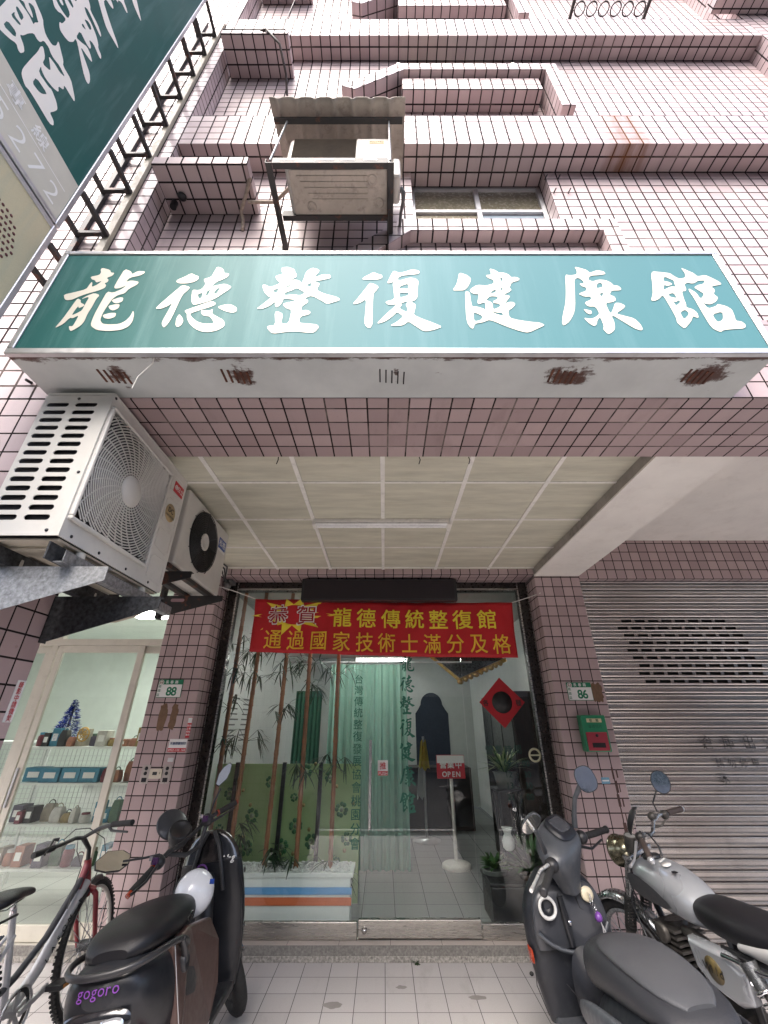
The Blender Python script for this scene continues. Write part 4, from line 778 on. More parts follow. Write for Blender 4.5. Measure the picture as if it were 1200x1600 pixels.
for k in range(3):
    a = 2*math.pi*k/3
    pts = []
    for R0, da, w, dx in ((.05, 0, .35, 0), (.12, .15, .8, .01), (.19, .3, .85, .015), (.235, .4, .7, .02)):
        pts.append([(ax1 - .055 + dx*s_, gy + R0*math.cos(a + da + w*s_), gz + R0*math.sin(a + da + w*s_)) for s_ in (-.5, -.25, 0, .25, .5)])
    m.loft(pts, cap=False, closed=False)
m.build('fan_blade', pm('fan grey', (.25, .25, .25), .5), A1)
# pressed panels, badges
for (a, b, c, d) in ((1.965, 2.105, 2.76, 2.875), (1.965, 2.105, 2.57, 2.735), (1.965, 2.105, 2.42, 2.545), (1.965, 2.105, 2.255, 2.395)):
    m = MB().tube([(ax1 + .001, a, c + .02), (ax1 + .001, a, d - .02), (ax1 + .001, a + .02, d), (ax1 + .001, b, d)], .0022, 5).tube([(ax1 + .001, b, d), (ax1 + .001, b, c + .02), (ax1 + .001, b - .02, c), (ax1 + .001, a, c + .02)], .0022, 5); m.build('pressed_line', ACW, A1)
bd = MB().box(ax1 + .0005, ax1 + .0025, 2.0, 2.105, 2.785, 2.85).build('badge', VRED, A1)
m = MB(); write(m, '日立', (ax1 + .003, 2.052, 2.817), Y, Z, .032, pitch=.034, bold=.02); m.torus((ax1 + .003, 2.022, 2.817), (1, 0, 0), .013, .002, 18, 4); m.torus((ax1 + .003, 2.022, 2.817), (1, 0, 0), .006, .002, 12, 4); m.build('lettering', VWH, bd)
bd = MB().lathe((ax1 + .0005, 2.03, 2.655), (1, 0, 0), [(0, 0), (.052, 0), (.052, .0015), (0, .0015)], 28).build('badge', pm('tan badge', (.42, .31, .16), .5), A1)
m = MB(); write(m, 'DC', (ax1 + .003, 2.015, 2.67), Y, Z, .03, pitch=.028, bold=.03); write(m, 'INVERTER', (ax1 + .003, 1.987, 2.635), Y, Z, .014, pitch=.0125, bold=.03); m.build('lettering', INK, bd)
m = MB()
for (a, b) in ((1.43, 2.245), (1.60, 2.245), (1.80, 2.245), (2.0, 2.245), (1.385, 2.90)): m.lathe((ax1, a, b), (1, 0, 0), [(.007, 0), (.006, .003), (0, .003)], 8)
for (a, b) in ((-1.48, 2.245), (-1.25, 2.245), (-1.22, 2.5), (-1.35, 2.885)): m.lathe((a, ay0, b), (0, -1, 0), [(.007, 0), (.006, .003), (0, .003)], 8)
m.build('screw', DARKM, A1)
m = MB().box(ax0 + .01, ax1 - .01, ay0 + .02, ay1 - .02, az0 - .012, az0 - .001)
for k in range(3): m.box(ax0 + .02, ax1 - .03, ay0 + .08 + k*.22, ay0 + .16 + k*.22, az0 - .024, az0 - .012)
m.build('base_pan', pm('tan base', (.50, .455, .37), .55, var=.08, dirt=.3), A1, bevel=.004)
A2 = thing('air_conditioner', 'smaller white air conditioner with a black fan, mounted behind the big one', 'air conditioner', (-1.42, 2.75, 2.48))
m = MB().box(-1.55, -1.30, 2.37, 3.13, 2.49, 3.01); m.build('housing', ACW, A2, bevel=.012, seg=3)
fc = (-1.299, 2.70, 2.765)
MB().lathe(fc, (1, 0, 0), [(0, -.0), (.215, .0), (.218, .004), (.21, .006), (0, .004)], 44).build('fan_well', pm('fan black', (.010, .010, .011), .5), A2)
m = MB()
for k in range(10): m.torus((fc[0] + .012, fc[1], fc[2]), (1, 0, 0), .075 + k*.0155, .0028, 44, 5)
for k in range(12):
    a = 2*math.pi*k/12; m.tube([(fc[0] + .010, fc[1] + .06*math.cos(a), fc[2] + .06*math.sin(a)), (fc[0] + .010, fc[1] + .222*math.cos(a), fc[2] + .222*math.sin(a)), (fc[0], fc[1] + .228*math.cos(a), fc[2] + .228*math.sin(a))], .003, 5)
m.build('fan_grille', BLACKP, A2)
MB().lathe((fc[0] + .008, fc[1], fc[2]), (1, 0, 0), [(0, 0), (.062, 0), (.062, .006), (.05, .010), (.048, .006), (0, .006)], 32).build('hub_cap', ACW, A2)
bd = MB().box(-1.2995, -1.2975, 2.955, 3.09, 2.83, 2.92).build('badge', pm('blue badge', (.03, .08, .32), .4), A2)
m = MB(); write(m, '松格', (-1.297, 2.99, 2.882), Y, Z, .055, pitch=.062, bold=.03); m.box(-1.2973, -1.2968, 2.955, 3.09, 2.815, 2.835); m.build('lettering', VWH, bd)
m = MB().box(-1.54, -1.31, 2.39, 3.11, 2.478, 2.489); m.build('base_pan', DW, A2)
# brackets
BK = thing('wall_bracket', 'pair of galvanised brackets and rails carrying the big white air conditioner', 'bracket', (-1.55, 1.67, 1.94))
for yy, mt in ((1.47, GALV), (1.885, GALVD)):
    m = MB().prism([(0, 2.135), (.50, 2.135), (.50, 2.085), (.02, 1.93), (0, 1.93)], (-1.548, yy, 0), X, Z, (0, .004, 0)).box(-1.548, -1.05, yy, yy + .035, 2.135, 2.139).box(-1.549, -1.545, yy, yy + .04, 1.93, 2.135)
    b_ = m.build('arm', mt, BK)
    m = MB()
    for zz in (1.96, 2.0, 2.05, 2.10): m.cyl((-1.545, yy + .02, zz), (-1.535, yy + .02, zz), .009, n=6)
    m.build('bolt', RUSTB, b_)
MB().box(-1.225, -1.19, 1.42, 2.27, 2.139, 2.143).box(-1.192, -1.188, 1.42, 2.27, 2.1435, 2.185).build('rail', GALV, BK)
MB().box(-1.232, -1.2255, 1.38, 2.27, 2.139, 2.205).box(-1.47, -1.43, 1.40, 2.27, 2.139, 2.20).build('rail', GALVD, BK)
m = MB()
for yy in (1.52, 1.98):
    for xx in (-1.21, -1.45): m.lathe((xx, yy, 2.143), (0, 0, 1), [(.022, 0), (.022, .03), (.017, .067)], 12, True)
m.build('rubber_foot', pm('pale rubber', (.5, .48, .42), .7), BK)
BK2 = thing('wall_bracket', 'black slotted bracket frame under the smaller air conditioner beside the pillar', 'bracket', (-1.6, 2.7, 2.38))
for yy in (2.42, 2.97):
    m = MB().prism([(0, 2.445), (.44, 2.445), (.44, 2.41), (.04, 2.30), (0, 2.29)], (-1.635, yy, 0), X, Z, (0, .004, 0)).box(-1.635, -1.20, yy, yy + .04, 2.445, 2.449)
    m.build('arm', RUSTB, BK2)
    MB().box(-1.66, -1.636, yy - .01, yy + .05, 2.28, 2.97).build('post', RUSTB, BK2)
    MB().loft([[(-1.635 + a, yy - .0015, b) for a, b in slot(.11, 2.415, .10, .024)], [(-1.635 + a, yy + .0055, b) for a, b in slot(.11, 2.415, .10, .024)]], smooth=False).build('slot', pm('slot light', (.33, .21, .22), .7), BK2)
MB().box(-1.34, -1.305, 2.33, 3.08, 2.449, 2.477).box(-1.52, -1.48, 2.33, 3.08, 2.449, 2.477).build('rail', RUSTB, BK2)
m = MB(); m.tube([(-1.55, 1.93, 2.02), (-1.40, 1.91, 2.03), (-1.25, 1.92, 2.035), (-1.18, 1.93, 2.06), (-1.15, 2.0, 2.12)], .010, 8)
tag(m.build('drain_hose', pm('beige hose', (.38, .33, .26), .6)), 'beige drain hose lying on the dark galvanised bracket', 'hose')
m = MB()
for k in range(3): m.tube([(-1.56, 3.2, 2.95), (-1.5 + .02*k, 3.6, 2.86 + .02*k), (-1.62, 4.0, 2.88 + .02*k), (-1.66, 4.2, 2.95)], .007, 6)
tag(m.build('cable_bundle', BLACKP), 'black cables running from the smaller air conditioner to the shopfront corner', 'cable')

# ---------------------------------------------------------------- things on the pillars
HGR = pm('plate green', (.012, .17, .085), .4, var=.05)
def plate(num, label, x, z):
    t = thing('house_number', label, 'number plate', (x, 4.08, z)); w, h = .226, .152
    MB().box(x - w/2, x + w/2, 4.074, 4.0795, z - h/2, z + h/2).build('plate', HGR, t, bevel=.002, seg=1)
    MB().box(x - w/2 + .004, x + w/2 - .004, 4.0725, 4.0738, z - h/2 + .004, z + h/2 - .042).build('field', VWH, t)
    MB().lathe((x - .085, 4.0735, z + .052), (0, -1, 0), [(0, 0), (.022, 0), (.022, .002), (0, .002)], 24).build('emblem', VWH, t)
    MB().torus((x - .085, 4.071, z + .052), (0, 1, 0), .014, .0025, 20, 5).box(x - .095, x - .075, 4.070, 4.0712, z + .049, z + .055).build('emblem_mark', pm('emblem brown', (.2, .09, .04), .5), t)
    m = MB(); write(m, '長春路', (x - .035, 4.0732, z + .055), X, Z, .028, pitch=.044, bold=.02); m.build('lettering', VWH, t)
    m = MB(); write(m, num, (x - .002, 4.072, z - .022), X, Z, .075, pitch=.046, bold=.035); write(m, '桃園區', (x - .093, 4.072, z + .018), X, Z, .024, pitch=.036, bold=.01, vertical=True); m.build('lettering', HGR, t)
plate('88', 'white and green number plate 88 on the left tiled pillar', -1.972, 1.892)
plate('86', 'white and green number plate 86 on the right tiled pillar', 1.797, 1.868)
MBX = thing('mailbox', 'green metal mailbox with a red flap on the right tiled pillar', 'mailbox', (1.828, 4.03, 1.39))
MGR = pm('mailbox green', (.015, .20, .09), .35, var=.08, coat=.3)
MB().box(1.722, 1.934, 3.99, 4.079, 1.392, 1.672).build('body', MGR, MBX, bevel=.008, seg=3)
MB().box(1.738, 1.918, 3.984, 3.9895, 1.402, 1.540).build('flap', pm('mailbox red', (.30, .025, .04), .4, var=.1), MBX, bevel=.004)
MB().box(1.775, 1.885, 3.982, 3.9838, 1.425, 1.460).build('window', pm('smoked plastic', (.03, .025, .025), .2), MBX)
MB().lathe((1.828, 3.984, 1.515), (0, -1, 0), [(.012, 0), (.012, .004), (0, .004)], 14).build('lock', DARKM, MBX)
MB().box(1.765, 1.895, 3.9872, 3.9888, 1.615, 1.645).build('name_strip', pm('cream label', (.62, .55, .33), .5), MBX)
m = MB(); write(m, '信箱', (1.80, 3.9868, 1.630), X, Z, .024, pitch=.056, bold=.03); write(m, '專收信件', (1.786, 3.9885, 1.583), X, Z, .028, pitch=.030, bold=-.01); m.build('lettering', pm('dark green print', (.008, .07, .035), .5), MBX)
def panel(name, label, cat, x, z, w, h, mt, y=4.0755, d=.004):
    t = thing(name, label, cat, (x, 4.08, z)); MB().box(x - w/2, x + w/2, y, y + d, z - h/2, z + h/2).build('backing', mt, t, bevel=.0015, seg=1); return t
t = panel('sticker', 'tall red and white sticker low on the left pillar edge', 'sticker', -1.727, 1.575, .036, .16, VRED); MB().box(-1.744, -1.710, 4.0742, 4.0753, 1.61, 1.652).build('colour_bar', VWH, t)
m = MB(); write(m, '禁止停車', (-1.735, 4.0745, 1.59), X, Z, .016, pitch=.024, bold=.02, vertical=True); write(m, '違者拖吊', (-1.717, 4.0745, 1.59), X, Z, .016, pitch=.024, bold=.02, vertical=True); m.build('lettering', VWH, t)
t = panel('sticker', 'white sticker with a red foot and blue lettering on the left pillar', 'sticker', -1.795, 1.437, .155, .098, VWH); MB().box(-1.872, -1.718, 4.0742, 4.0753, 1.389, 1.417).build('colour_bar', VRED, t)
m = MB(); write(m, '天鎖開鎖刻印', (-1.852, 4.0738, 1.452), X, Z, .022, pitch=.023, bold=.02); m.build('lettering', pm('navy ink', (.02, .05, .16), .5), t)
m = MB(); write(m, '0922-123-168', (-1.862, 4.0738, 1.403), X, Z, .016, pitch=.0122, bold=.02); m.build('lettering', VWH, t)
t = panel('sticker', 'small pale scratched sticker above the doorbell plates', 'sticker', -1.83, 1.33, .05, .03, pm('pale vinyl', (.55, .55, .55), .5, var=.15))
t = panel('sticker', 'small blue sticker on the right pillar behind the scooter mirror', 'sticker', 1.863, 1.18, .07, .045, pm('blue vinyl', (.16, .34, .46), .5, var=.3, scale=30))
MB().box(1.835, 1.89, 4.0742, 4.0753, 1.175, 1.185).build('colour_bar', VWH, t)
BELL = pm('tarnished plate', (.42, .37, .34), .35, metal=.6, var=.15)
for k, (x, lab) in enumerate(((-2.02, 'metal doorbell plate left of the cream box on the left pillar'), (-1.842, 'metal doorbell plate right of the cream box on the left pillar'))):
    t = panel('doorbell', lab, 'doorbell', x, 1.225, .072, .135, BELL)
    m = MB()
    for q in (.042, .006): m.lathe((x, 4.0755, 1.225 + q), (0, -1, 0), [(.014, 0), (.012, .006), (0, .007)], 14)
    m.box(x - .02, x + .02, 4.0725, 4.0755, 1.17, 1.20); m.build('button', DARKM, t)
t = panel('doorbell', 'cream plastic doorbell box with a dark button between two metal plates', 'doorbell', -1.93, 1.23, .105, .07, pm('cream box', (.58, .52, .42), .5), 4.068, .012)
MB().box(-1.955, -1.918, 4.0655, 4.0685, 1.22, 1.243).build('button', BLACKP, t); MB().lathe((-1.90, 4.068, 1.232), (0, -1, 0), [(.008, 0), (.008, .008), (0, .009)], 10).build('knob', MATS['cream box'], t)
OLD = rusty('old glue', (.17, .10, .055), .7, .7, rust=(.09, .045, .025), scale=9, lo=.4, hi=.7)
for x, z, w, h, lab in ((-1.985, 1.66, .075, .21, 'brown glue mark under number plate 88, left of two'), (-1.885, 1.66, .065, .20, 'brown glue mark under number plate 88, right of two'), (1.955, 1.86, .11, .17, 'brown glue mark right of number plate 86')):
    pts = [((w/2)*(.8 + .4*random.random())*math.copysign(abs(math.cos(a*math.pi/12))**.6, math.cos(a*math.pi/12)), (h/2)*(.75 + .4*random.random())*math.copysign(abs(math.sin(a*math.pi/12))**.6, math.sin(a*math.pi/12))) for a in range(24)]
    vs, fs = outline2d([pts]); m = MB(); m.add([(x + a, 4.0785, z + b) for a, b in vs], fs); tag(m.build('glue_mark', OLD), lab, 'stain')
m = MB()
for k in range(7): m.box(1.93 + .006*(k % 2), 1.945 + .006*(k % 3), 4.0775, 4.0785, .62 + k*.095, .62 + k*.095 + .085)
for k in range(6): m.box(1.965, 1.973 + .004*(k % 2), 4.0775, 4.0785, .7 + k*.1, .7 + k*.1 + .06)
tag(m.build('tape_residue', pm('tape residue', (.07, .035, .03), .7, var=.4, scale=40)), 'dark strips of tape residue down the right pillar', 'stain')
t = thing('notice_sticker', 'white strip with red vertical lettering on the left column beside the sliding door', 'sticker', (-1.549, 1.876, 1.61))
MB().box(-1.5497, -1.547, 1.858, 1.902, 1.612, 1.772).build('backing', VWH, t)
m = MB(); write(m, '錄影中請微笑', (-1.5465, 1.88, 1.755), Y, Z, .024, pitch=.0255, bold=.02, vertical=True); m.build('lettering', VRED, t)
m = MB()
for k, (a, b) in enumerate(((-1.72, 2.60), (-1.65, 2.46), (-1.68, 3.05), (-1.74, 2.75))): m.cyl((a, F0 + .002, b), (a, F0 - .03, b - .01), .007, n=6)
tag(m.build('wall_bolt', RUSTB), 'rusty bolts in the tiled column below the left end of the shop sign', 'bolts')
# tube light under the arcade ceiling
TL = thing('tube_light', 'unlit twin tube light fitted under the arcade ceiling', 'light', (-.02, 2.92, 3.05))
MB().box(-.56, .52, 2.885, 2.965, 3.022, 3.049).build('body', GRIDM, TL, bevel=.004)
for yy in (2.90, 2.948): MB().cyl((-.54, yy, 3.008), (.50, yy, 3.008), .013, n=12).build('tube', pm('tube white', (.8, .8, .78), .3), TL)
for xx in (-.565, .50): MB().box(xx, xx + .025, 2.88, 2.97, 2.992, 3.022).build('socket', GRIDM, TL)
m = MB()
for xx in (-.60, .48, .20): m.tube([(xx, 1.91, 2.95), (xx + .004, 1.90, 2.925), (xx - .004, 1.905, 2.90)], .0025, 5)
tag(m.build('loose_wire', BLACKP), 'short black wire ends poking from the inner edge of the tiled beam', 'wires')
# ---------------------------------------------------------------- inside the shop
LAMP = emit('lit tube', (1, 1, .97), 10)
LG = thing('ceiling_light', 'lit twin tube ceiling light deep inside the shop', 'light', (-.05, 8.4, 2.95))
mm_ = MB().box(-.55, .45, 8.28, 8.62, 2.72, 2.76)
for xx in (-.45, .35): mm_.cyl((xx, 8.45, 2.76), (xx, 8.45, 2.949), .012, n=8)
mm_.build('body', WHITEP, LG)
for yy in (8.33, 8.57): MB().cyl((-.53, yy, 2.695), (.43, yy, 2.695), .024, n=10).build('tube', LAMP, LG)
LG_FILL = copy_thing(LG, (-.25, 4.78, 2.95), 'added unseen tube light behind the red banner, brightening the green screen and planter'); LG_FILL['group'] = LG['group'] = 'tube lights inside the shop'  # unseen extra light, put in to brighten screen and planter fronts
# planter with stripes
PL = thing('planter', 'long white planter with a blue and an orange stripe behind the left pane', 'planter', (-.93, 4.62, .094))
PW = pm('planter white', (.78, .82, .79), .5, var=.04)
MB().box(-1.58, -.285, 4.50, 4.78, .095, .445).build('body', PW, PL)
MB().box(-1.60, -.262, 4.485, 4.80, .446, .478).build('lip', PW, PL, bevel=.003)
MB().box(-1.59, -.272, 4.488, 4.499, .337, .381).build('stripe', pm('planter blue', (.14, .38, .72), .5, var=.06), PL)
MB().box(-1.59, -.272, 4.488, 4.499, .268, .317).build('stripe', pm('planter orange', (.66, .16, .06), .5, var=.08), PL)
m = MB()
for k in range(520):
    x, y, r = random.uniform(-1.57, -.30), random.uniform(4.50, 4.77), random.uniform(.008, .016)
    m.ball((x, y, .482 + random.uniform(0, .008)), r, r*.8, r*.7, 6, 4)
struct(tag(m.build('pebbles', pm('white pebble', (.66, .68, .66), .6, var=.2, scale=60)), 'white pebbles filling the striped planter', 'pebbles'), 'stuff')
LEAF = pm('bamboo leaf', (.022, .055, .022), .5, var=.4, scale=20)
CANE = pm('brown cane', (.34, .155, .08), .5, var=.2, scale=9)
def leafblade(m, p, d, L, w):
    p = Vector(p); d = Vector(d).normalized(); s = d.cross(Vector((0, 0, 1)))
    s = (s if s.length > .01 else Vector((1, 0, 0))).normalized(); n = 5; q = []
    for k in range(n + 1):
        t = k/n; c = p + d*L*t + Vector((0, 0, -.35*L*t*t)); ww = w*math.sin(math.pi*min(.98, t*.85 + .1)); q += [c - s*ww, c + s*ww]
    m.add(q, [(2*k, 2*k+1, 2*k+3, 2*k+2) for k in range(n)], True)
def bamboo(x, y, dx, label, tops):
    t = thing('bamboo', label, 'bamboo', (x, y, .46), 'bamboo canes in the striped planter')
    m = MB(); pts = []; rr = []
    for k in range(23):
        z = .47 + k*.108; pts += [(x + dx*k/23, y, z), (x + dx*k/23, y, z + .05), (x + dx*k/23, y, z + .1)]; rr += [.0235, .020, .0205]
    m.tube(pts, rr, 10); m.build('cane', CANE, t)
    m = MB()
    for z in tops:
        for s_ in range(5):
            a = random.uniform(0, 6.28); b = Vector((x + dx*(z - .47)/2.5 + .12*math.cos(a), y + .05*math.sin(a), z + random.uniform(-.05, .08)))
            m.tube([(x + dx*(z-.47)/2.5, y, z - .05), b], .002, 4)
            for q in range(7): leafblade(m, b, (math.cos(a + random.uniform(-1.2, 1.2)), .5*math.sin(a + random.uniform(-1, 1)), random.uniform(-.9, .35)), random.uniform(.11, .19), .008)
    m.build('leaves', LEAF, t)
bamboo(-1.58, 4.62, -.01, 'leftmost brown bamboo cane in the planter, nearest the door frame', (2.42, 2.1, 1.8, 1.45))
bamboo(-1.37, 4.60, .02, 'second brown bamboo cane from the left door frame', (2.25, 2.05, 1.5, .75))
bamboo(-1.06, 4.64, .005, 'third brown bamboo cane from the left door frame', (2.3, 2.15, 1.75, .55))
bamboo(-.775, 4.61, -.03, 'fourth brown bamboo cane from the left door frame', (2.2, 1.95, 1.2, .55))
bamboo(-.475, 4.63, -.02, 'rightmost brown bamboo cane, beside the green vertical lettering', (2.1, 1.3, .5))
# clover screen
def clover_mat():
    m, nt, lk, p = nodes_of('clover screen'); co = coords(nt, lk)
    f = noise(nt, lk, co, 2, 3); lk.new(ramp(nt, lk, f, [(.3, (.30, .44, .20)), (.7, (.38, .53, .26))]), p.inputs['Base Color']); p.inputs['Roughness'].default_value = .5; return m
SCN = thing('clover_screen', 'low green folding screen printed with clover leaves behind the bamboo', 'screen', (-.95, 4.92, .094))
MB().box(-1.72, -.24, 4.93, 4.95, .15, 1.235).build('panel', clover_mat(), SCN)
m, m2, m3 = MB(), MB(), MB()
spots = [(-1.55, .98), (-1.30, .80), (-1.15, 1.08), (-.90, .95), (-.86, .72), (-.98, .56), (-.70, .60), (-.42, .85), (-.36, .62), (-.55, 1.12), (-1.32, .55), (-.80, 1.17), (-1.6, .70), (-.45, .45), (-1.1, .45)]
for k, (x, z) in enumerate(spots):
    R0 = random.choice((.035, .05, .06))
    for q in range(4):
        a = q*math.pi/2 + .4*k
        for s_ in (-.30, .30): m.lathe((x + R0*.78*math.cos(a + s_), 4.929 - .0003*q - .0002*(s_ > 0), z + R0*.78*math.sin(a + s_)), (0, -1, 0), [(0, 0), (R0*.32, 0), (R0*.32, .0003), (0, .0004)], 12)
    m2.lathe((x, 4.9275, z), (0, -1, 0), [(0, 0), (R0*.35, 0), (0, .0005)], 10)
    a = random.uniform(0, 6); xx, zz = x + .14*math.cos(a), z + .09*math.sin(a)
    m3.lathe((xx, 4.9275, zz), (0, -1, 0), [(0, 0), (.018, 0), (0, .0005)], 8)
m.build('clover_print', pm('clover dark', (.045, .16, .065), .5, var=.3, scale=20), SCN); m2.build('clover_heart', pm('clover pale', (.28, .36, .25), .5), SCN); m3.build('flower_print', pm('flower tan', (.36, .30, .12), .5), SCN)
for x in (-1.5, -1.02, -.645): MB().box(x - .018, x + .018, 4.89, 4.928, .10, 1.25).build('post', BLACKP, SCN)
# curtain
m = MB(); n = 120; top, bot = [], []
for k in range(n + 1):
    x = -.72 + 1.02*k/n; y = 5.9 + .035*math.sin(k*.62) + .012*math.sin(k*1.7)
    top.append((x, y, 2.32)); bot.append((x, y + .01*math.sin(k), .14))
m.loft([bot, top], cap=False, closed=False)
cu = thing('curtain', 'pale green pleated curtain hanging behind the glass door', 'curtain', (-.2, 5.9, .14))
m.build('cloth', pm('mint cloth', (.27, .45, .37), .8, var=.05), cu)
MB().cyl((-1.3, 5.9, 2.35), (1.2, 5.9, 2.35), .012, n=8).build('rail', ALU, cu)
m = MB(); n = 60; top, bot = [], []
for k in range(n + 1):
    x = -1.20 + .36*k/n; y = 6.1 + .03*math.sin(k*.7); top.append((x, y, 2.0)); bot.append((x, y, .7))
m.loft([bot, top], cap=False, closed=False); cu = thing('curtain', 'narrow dark green string curtain behind the third bamboo cane', 'curtain', (-1.02, 6.1, .7))
m.build('cloth', pm('deep green cloth', (.05, .16, .10), .8, var=.15, scale=20, stretch=(6, 1, .3)), cu)
# notice boards on the left wall
t = thing('notice_board', 'white notice board with rows of dark lines on the left inner wall', 'notice board', (-1.70, 5.6, 1.5))
MB().box(-1.7385, -1.72, 5.0, 5.9, 1.35, 1.95).build('board', WHITEP, t)
m = MB()
for r_ in range(9):
    for c_ in range(2): m.box(-1.7195, -1.7185, 5.06 + .44*c_, 5.06 + .44*c_ + random.uniform(.2, .36), 1.42 + r_*.055, 1.435 + r_*.055)
m.build('text_line', pm('grey print', (.12, .13, .13), .6), t)
# back of the room
t = thing('arched_doorway', 'dark arched doorway in the grey back wall', 'doorway', (1.05, 9.98, .1))
a = [(math.cos(math.pi*k/14)*.24, math.sin(math.pi*k/14)*.24 + 1.88) for k in range(15)]
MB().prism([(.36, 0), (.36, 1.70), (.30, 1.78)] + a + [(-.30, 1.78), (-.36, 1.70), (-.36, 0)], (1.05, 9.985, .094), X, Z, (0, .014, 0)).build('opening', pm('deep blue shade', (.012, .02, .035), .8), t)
DK = pm('dark wood', (.035, .022, .016), .45, var=.3, scale=5, stretch=(8, 1, 1))
t = thing('cabinet', 'tall dark cabinet against the right inner wall', 'cabinet', (1.7, 6.1, .094))
MB().box(1.50, 1.94, 5.3, 6.9, .10, 1.95).build('body', DK, t, bevel=.01)
for k in range(3): MB().box(1.49, 1.499, 5.34 + .52*k, 5.82 + .52*k, .2, 1.88).build('door', pm('dark gloss', (.02, .018, .018), .15), t, bevel=.004)
t = thing('display_cabinet', 'long dark display cabinet behind the middle of the glass door', 'cabinet', (.85, 8.2, .094))
MB().box(.30, 1.45, 8.0, 8.5, .10, .95).build('body', DK, t, bevel=.01)
for k in range(3): MB().box(.33 + .37*k, .67 + .37*k, 7.985, 7.999, .16, .88).build('door', MATS['dark gloss'], t, bevel=.004)
# framed mirror with gilt corners
t = thing('framed_picture', 'tilted dark picture with a gilt carved frame high on the right', 'picture', (1.15, 6.2, 2.2))
GILT = pm('gilt', (.45, .28, .08), .35, metal=.8, var=.35, scale=40, bmp=.5)
m = MB(); m.bar((.55, 6.4, 2.62), (1.02, 5.9, 2.12), .03, .04); m.bar((1.02, 5.9, 2.12), (1.75, 6.2, 2.42), .05, .05)
for k in range(9): m.ball((1.02 + .08*k, 5.87 + .035*k, 2.10 + .033*k), .035 + .012*(k % 3 == 0), .03, .035, 8, 6)
m.build('frame', GILT, t)
m = MB().add([(.57, 6.38, 2.64), (1.02, 5.92, 2.15), (1.72, 6.2, 2.44), (1.30, 6.66, 2.9)], [(0, 1, 2, 3)]); o = m.build('panel', pm('dark canvas', (.05, .05, .045), .3), t); x_ = o.modifiers.new('t', 'SOLIDIFY'); x_.thickness = .02
t = thing('framed_picture', 'small dark framed picture on the right inner wall', 'picture', (1.93, 5.2, 1.8))
MB().box(1.925, 1.949, 4.95, 5.25, 1.62, 2.05).build('frame', DK, t); MB().box(1.918, 1.9245, 4.98, 5.22, 1.66, 2.01).build('panel', pm('grey print paper', (.2, .22, .21), .4), t)
# open sign stand
t = thing('sign_stand', 'red and white OPEN sign on a pale pole with a round base', 'sign', (.86, 6.2, .094))
MB().lathe((.86, 6.2, .094), (0, 0, 1), [(.17, 0), (.17, .03), (.15, .045), (.03, .06)], 30, True).build('base', GRIDM, t)
MB().cyl((.86, 6.2, .14), (.86, 6.2, .98), .022, n=14).build('pole', GRIDM, t)
MB().box(.68, 1.04, 6.17, 6.19, .98, 1.24).build('board', VRED, t, bevel=.004); MB().box(.685, 1.035, 6.166, 6.1695, 1.15, 1.235).build('colour_bar', VWH, t)
m = MB(); write(m, '營業中', (.76, 6.164, 1.135), X, Z, .085, pitch=.10, bold=.03); write(m, 'OPEN', (.775, 6.164, 1.03), X, Z, .06, pitch=.058, bold=.03); m.build('lettering', VWH, t)
# coat rack
t = thing('coat_stand', 'grey coat stand with a yellow coat and white cloth', 'coat stand', (.62, 7.4, .094))
MB().cyl((.62, 7.4, .1), (.62, 7.4, 1.42), .018).lathe((.62, 7.4, .094), (0, 0, 1), [(.2, 0), (.2, .02), (.02, .05)], 20, True).build('pole', ALU, t)
def drape(x0, x1, y, z0, z1, k0):
    m = MB(); a = []; n = 18
    for r_ in range(6):
        v = r_/5; a.append([(x0 + (x1 - x0)*(k/n - .5)*(.5 + .5*v) + (x0 - x0) + (x1 - x0)*.5, y + .03*math.sin(k*k0 + v*2) - .02*v, z1 + (z0 - z1)*v - .02*math.cos(k*.6)) for k in range(n + 1)])
    return m.loft(a, cap=False, closed=False)
drape(.53, .70, 7.36, .98, 1.36, .9).build('coat', pm('yellow cloth', (.55, .42, .06), .8, var=.2), t)
drape(.49, .62, 7.33, .62, 1.0, 1.3).build('cloth', pm('pale cloth', (.55, .58, .57), .8), t)
# plants by the right pane
def bush(name, label, x, y, z, n, L, w, c1, c2, pot, potz=0):
    t = thing(name, label, 'plant', (x, y, .094))
    MB().lathe((x, y, potz), (0, 0, 1), [(.05, 0), (.085, 0), (.11, z - potz - .01), (.12, z - potz), (.10, z - potz), (.09, z - potz - .03), (0, z - potz - .03)], 20).build('pot', pot, t)
    a_, b_ = MB(), MB()
    for k in range(n):
        a = random.uniform(0, 6.28); el = random.uniform(.2, 1.4); d = (math.cos(a)*math.cos(el), math.sin(a)*math.cos(el), math.sin(el) + .25)
        leafblade(a_ if k % 2 else b_, (x + .02*math.cos(a), y + .02*math.sin(a), z), d, L*random.uniform(.6, 1.1), w)
    a_.build('leaves', c1, t); b_.build('leaves', c2, t)
LG1 = pm('leaf green', (.045, .12, .035), .5, var=.4, scale=15); LGP = pm('leaf pale', (.34, .42, .20), .5, var=.2, scale=15); POTG = pm('grey pot', (.22, .23, .22), .6, var=.2); POTB = pm('brown pot', (.09, .05, .035), .5, var=.2)
t = thing('plant_stand', 'slim dark stand under the striped plant near the right pane', 'stand', (1.25, 5.0, .094))
for a, b in ((1.15, 4.92), (1.35, 4.92), (1.15, 5.1), (1.35, 5.1)): MB().box(a - .012, a + .012, b - .012, b + .012, .095, 1.0).build('leg', BLACKP, t)
MB().box(1.12, 1.38, 4.89, 5.13, 1.0, 1.02).build('top', BLACKP, t)
bush('spider_plant', 'spider plant with pale striped leaves behind the red diamond', 1.25, 5.0, 1.16, 70, .38, .011, LGP, LG1, POTG, 1.02)
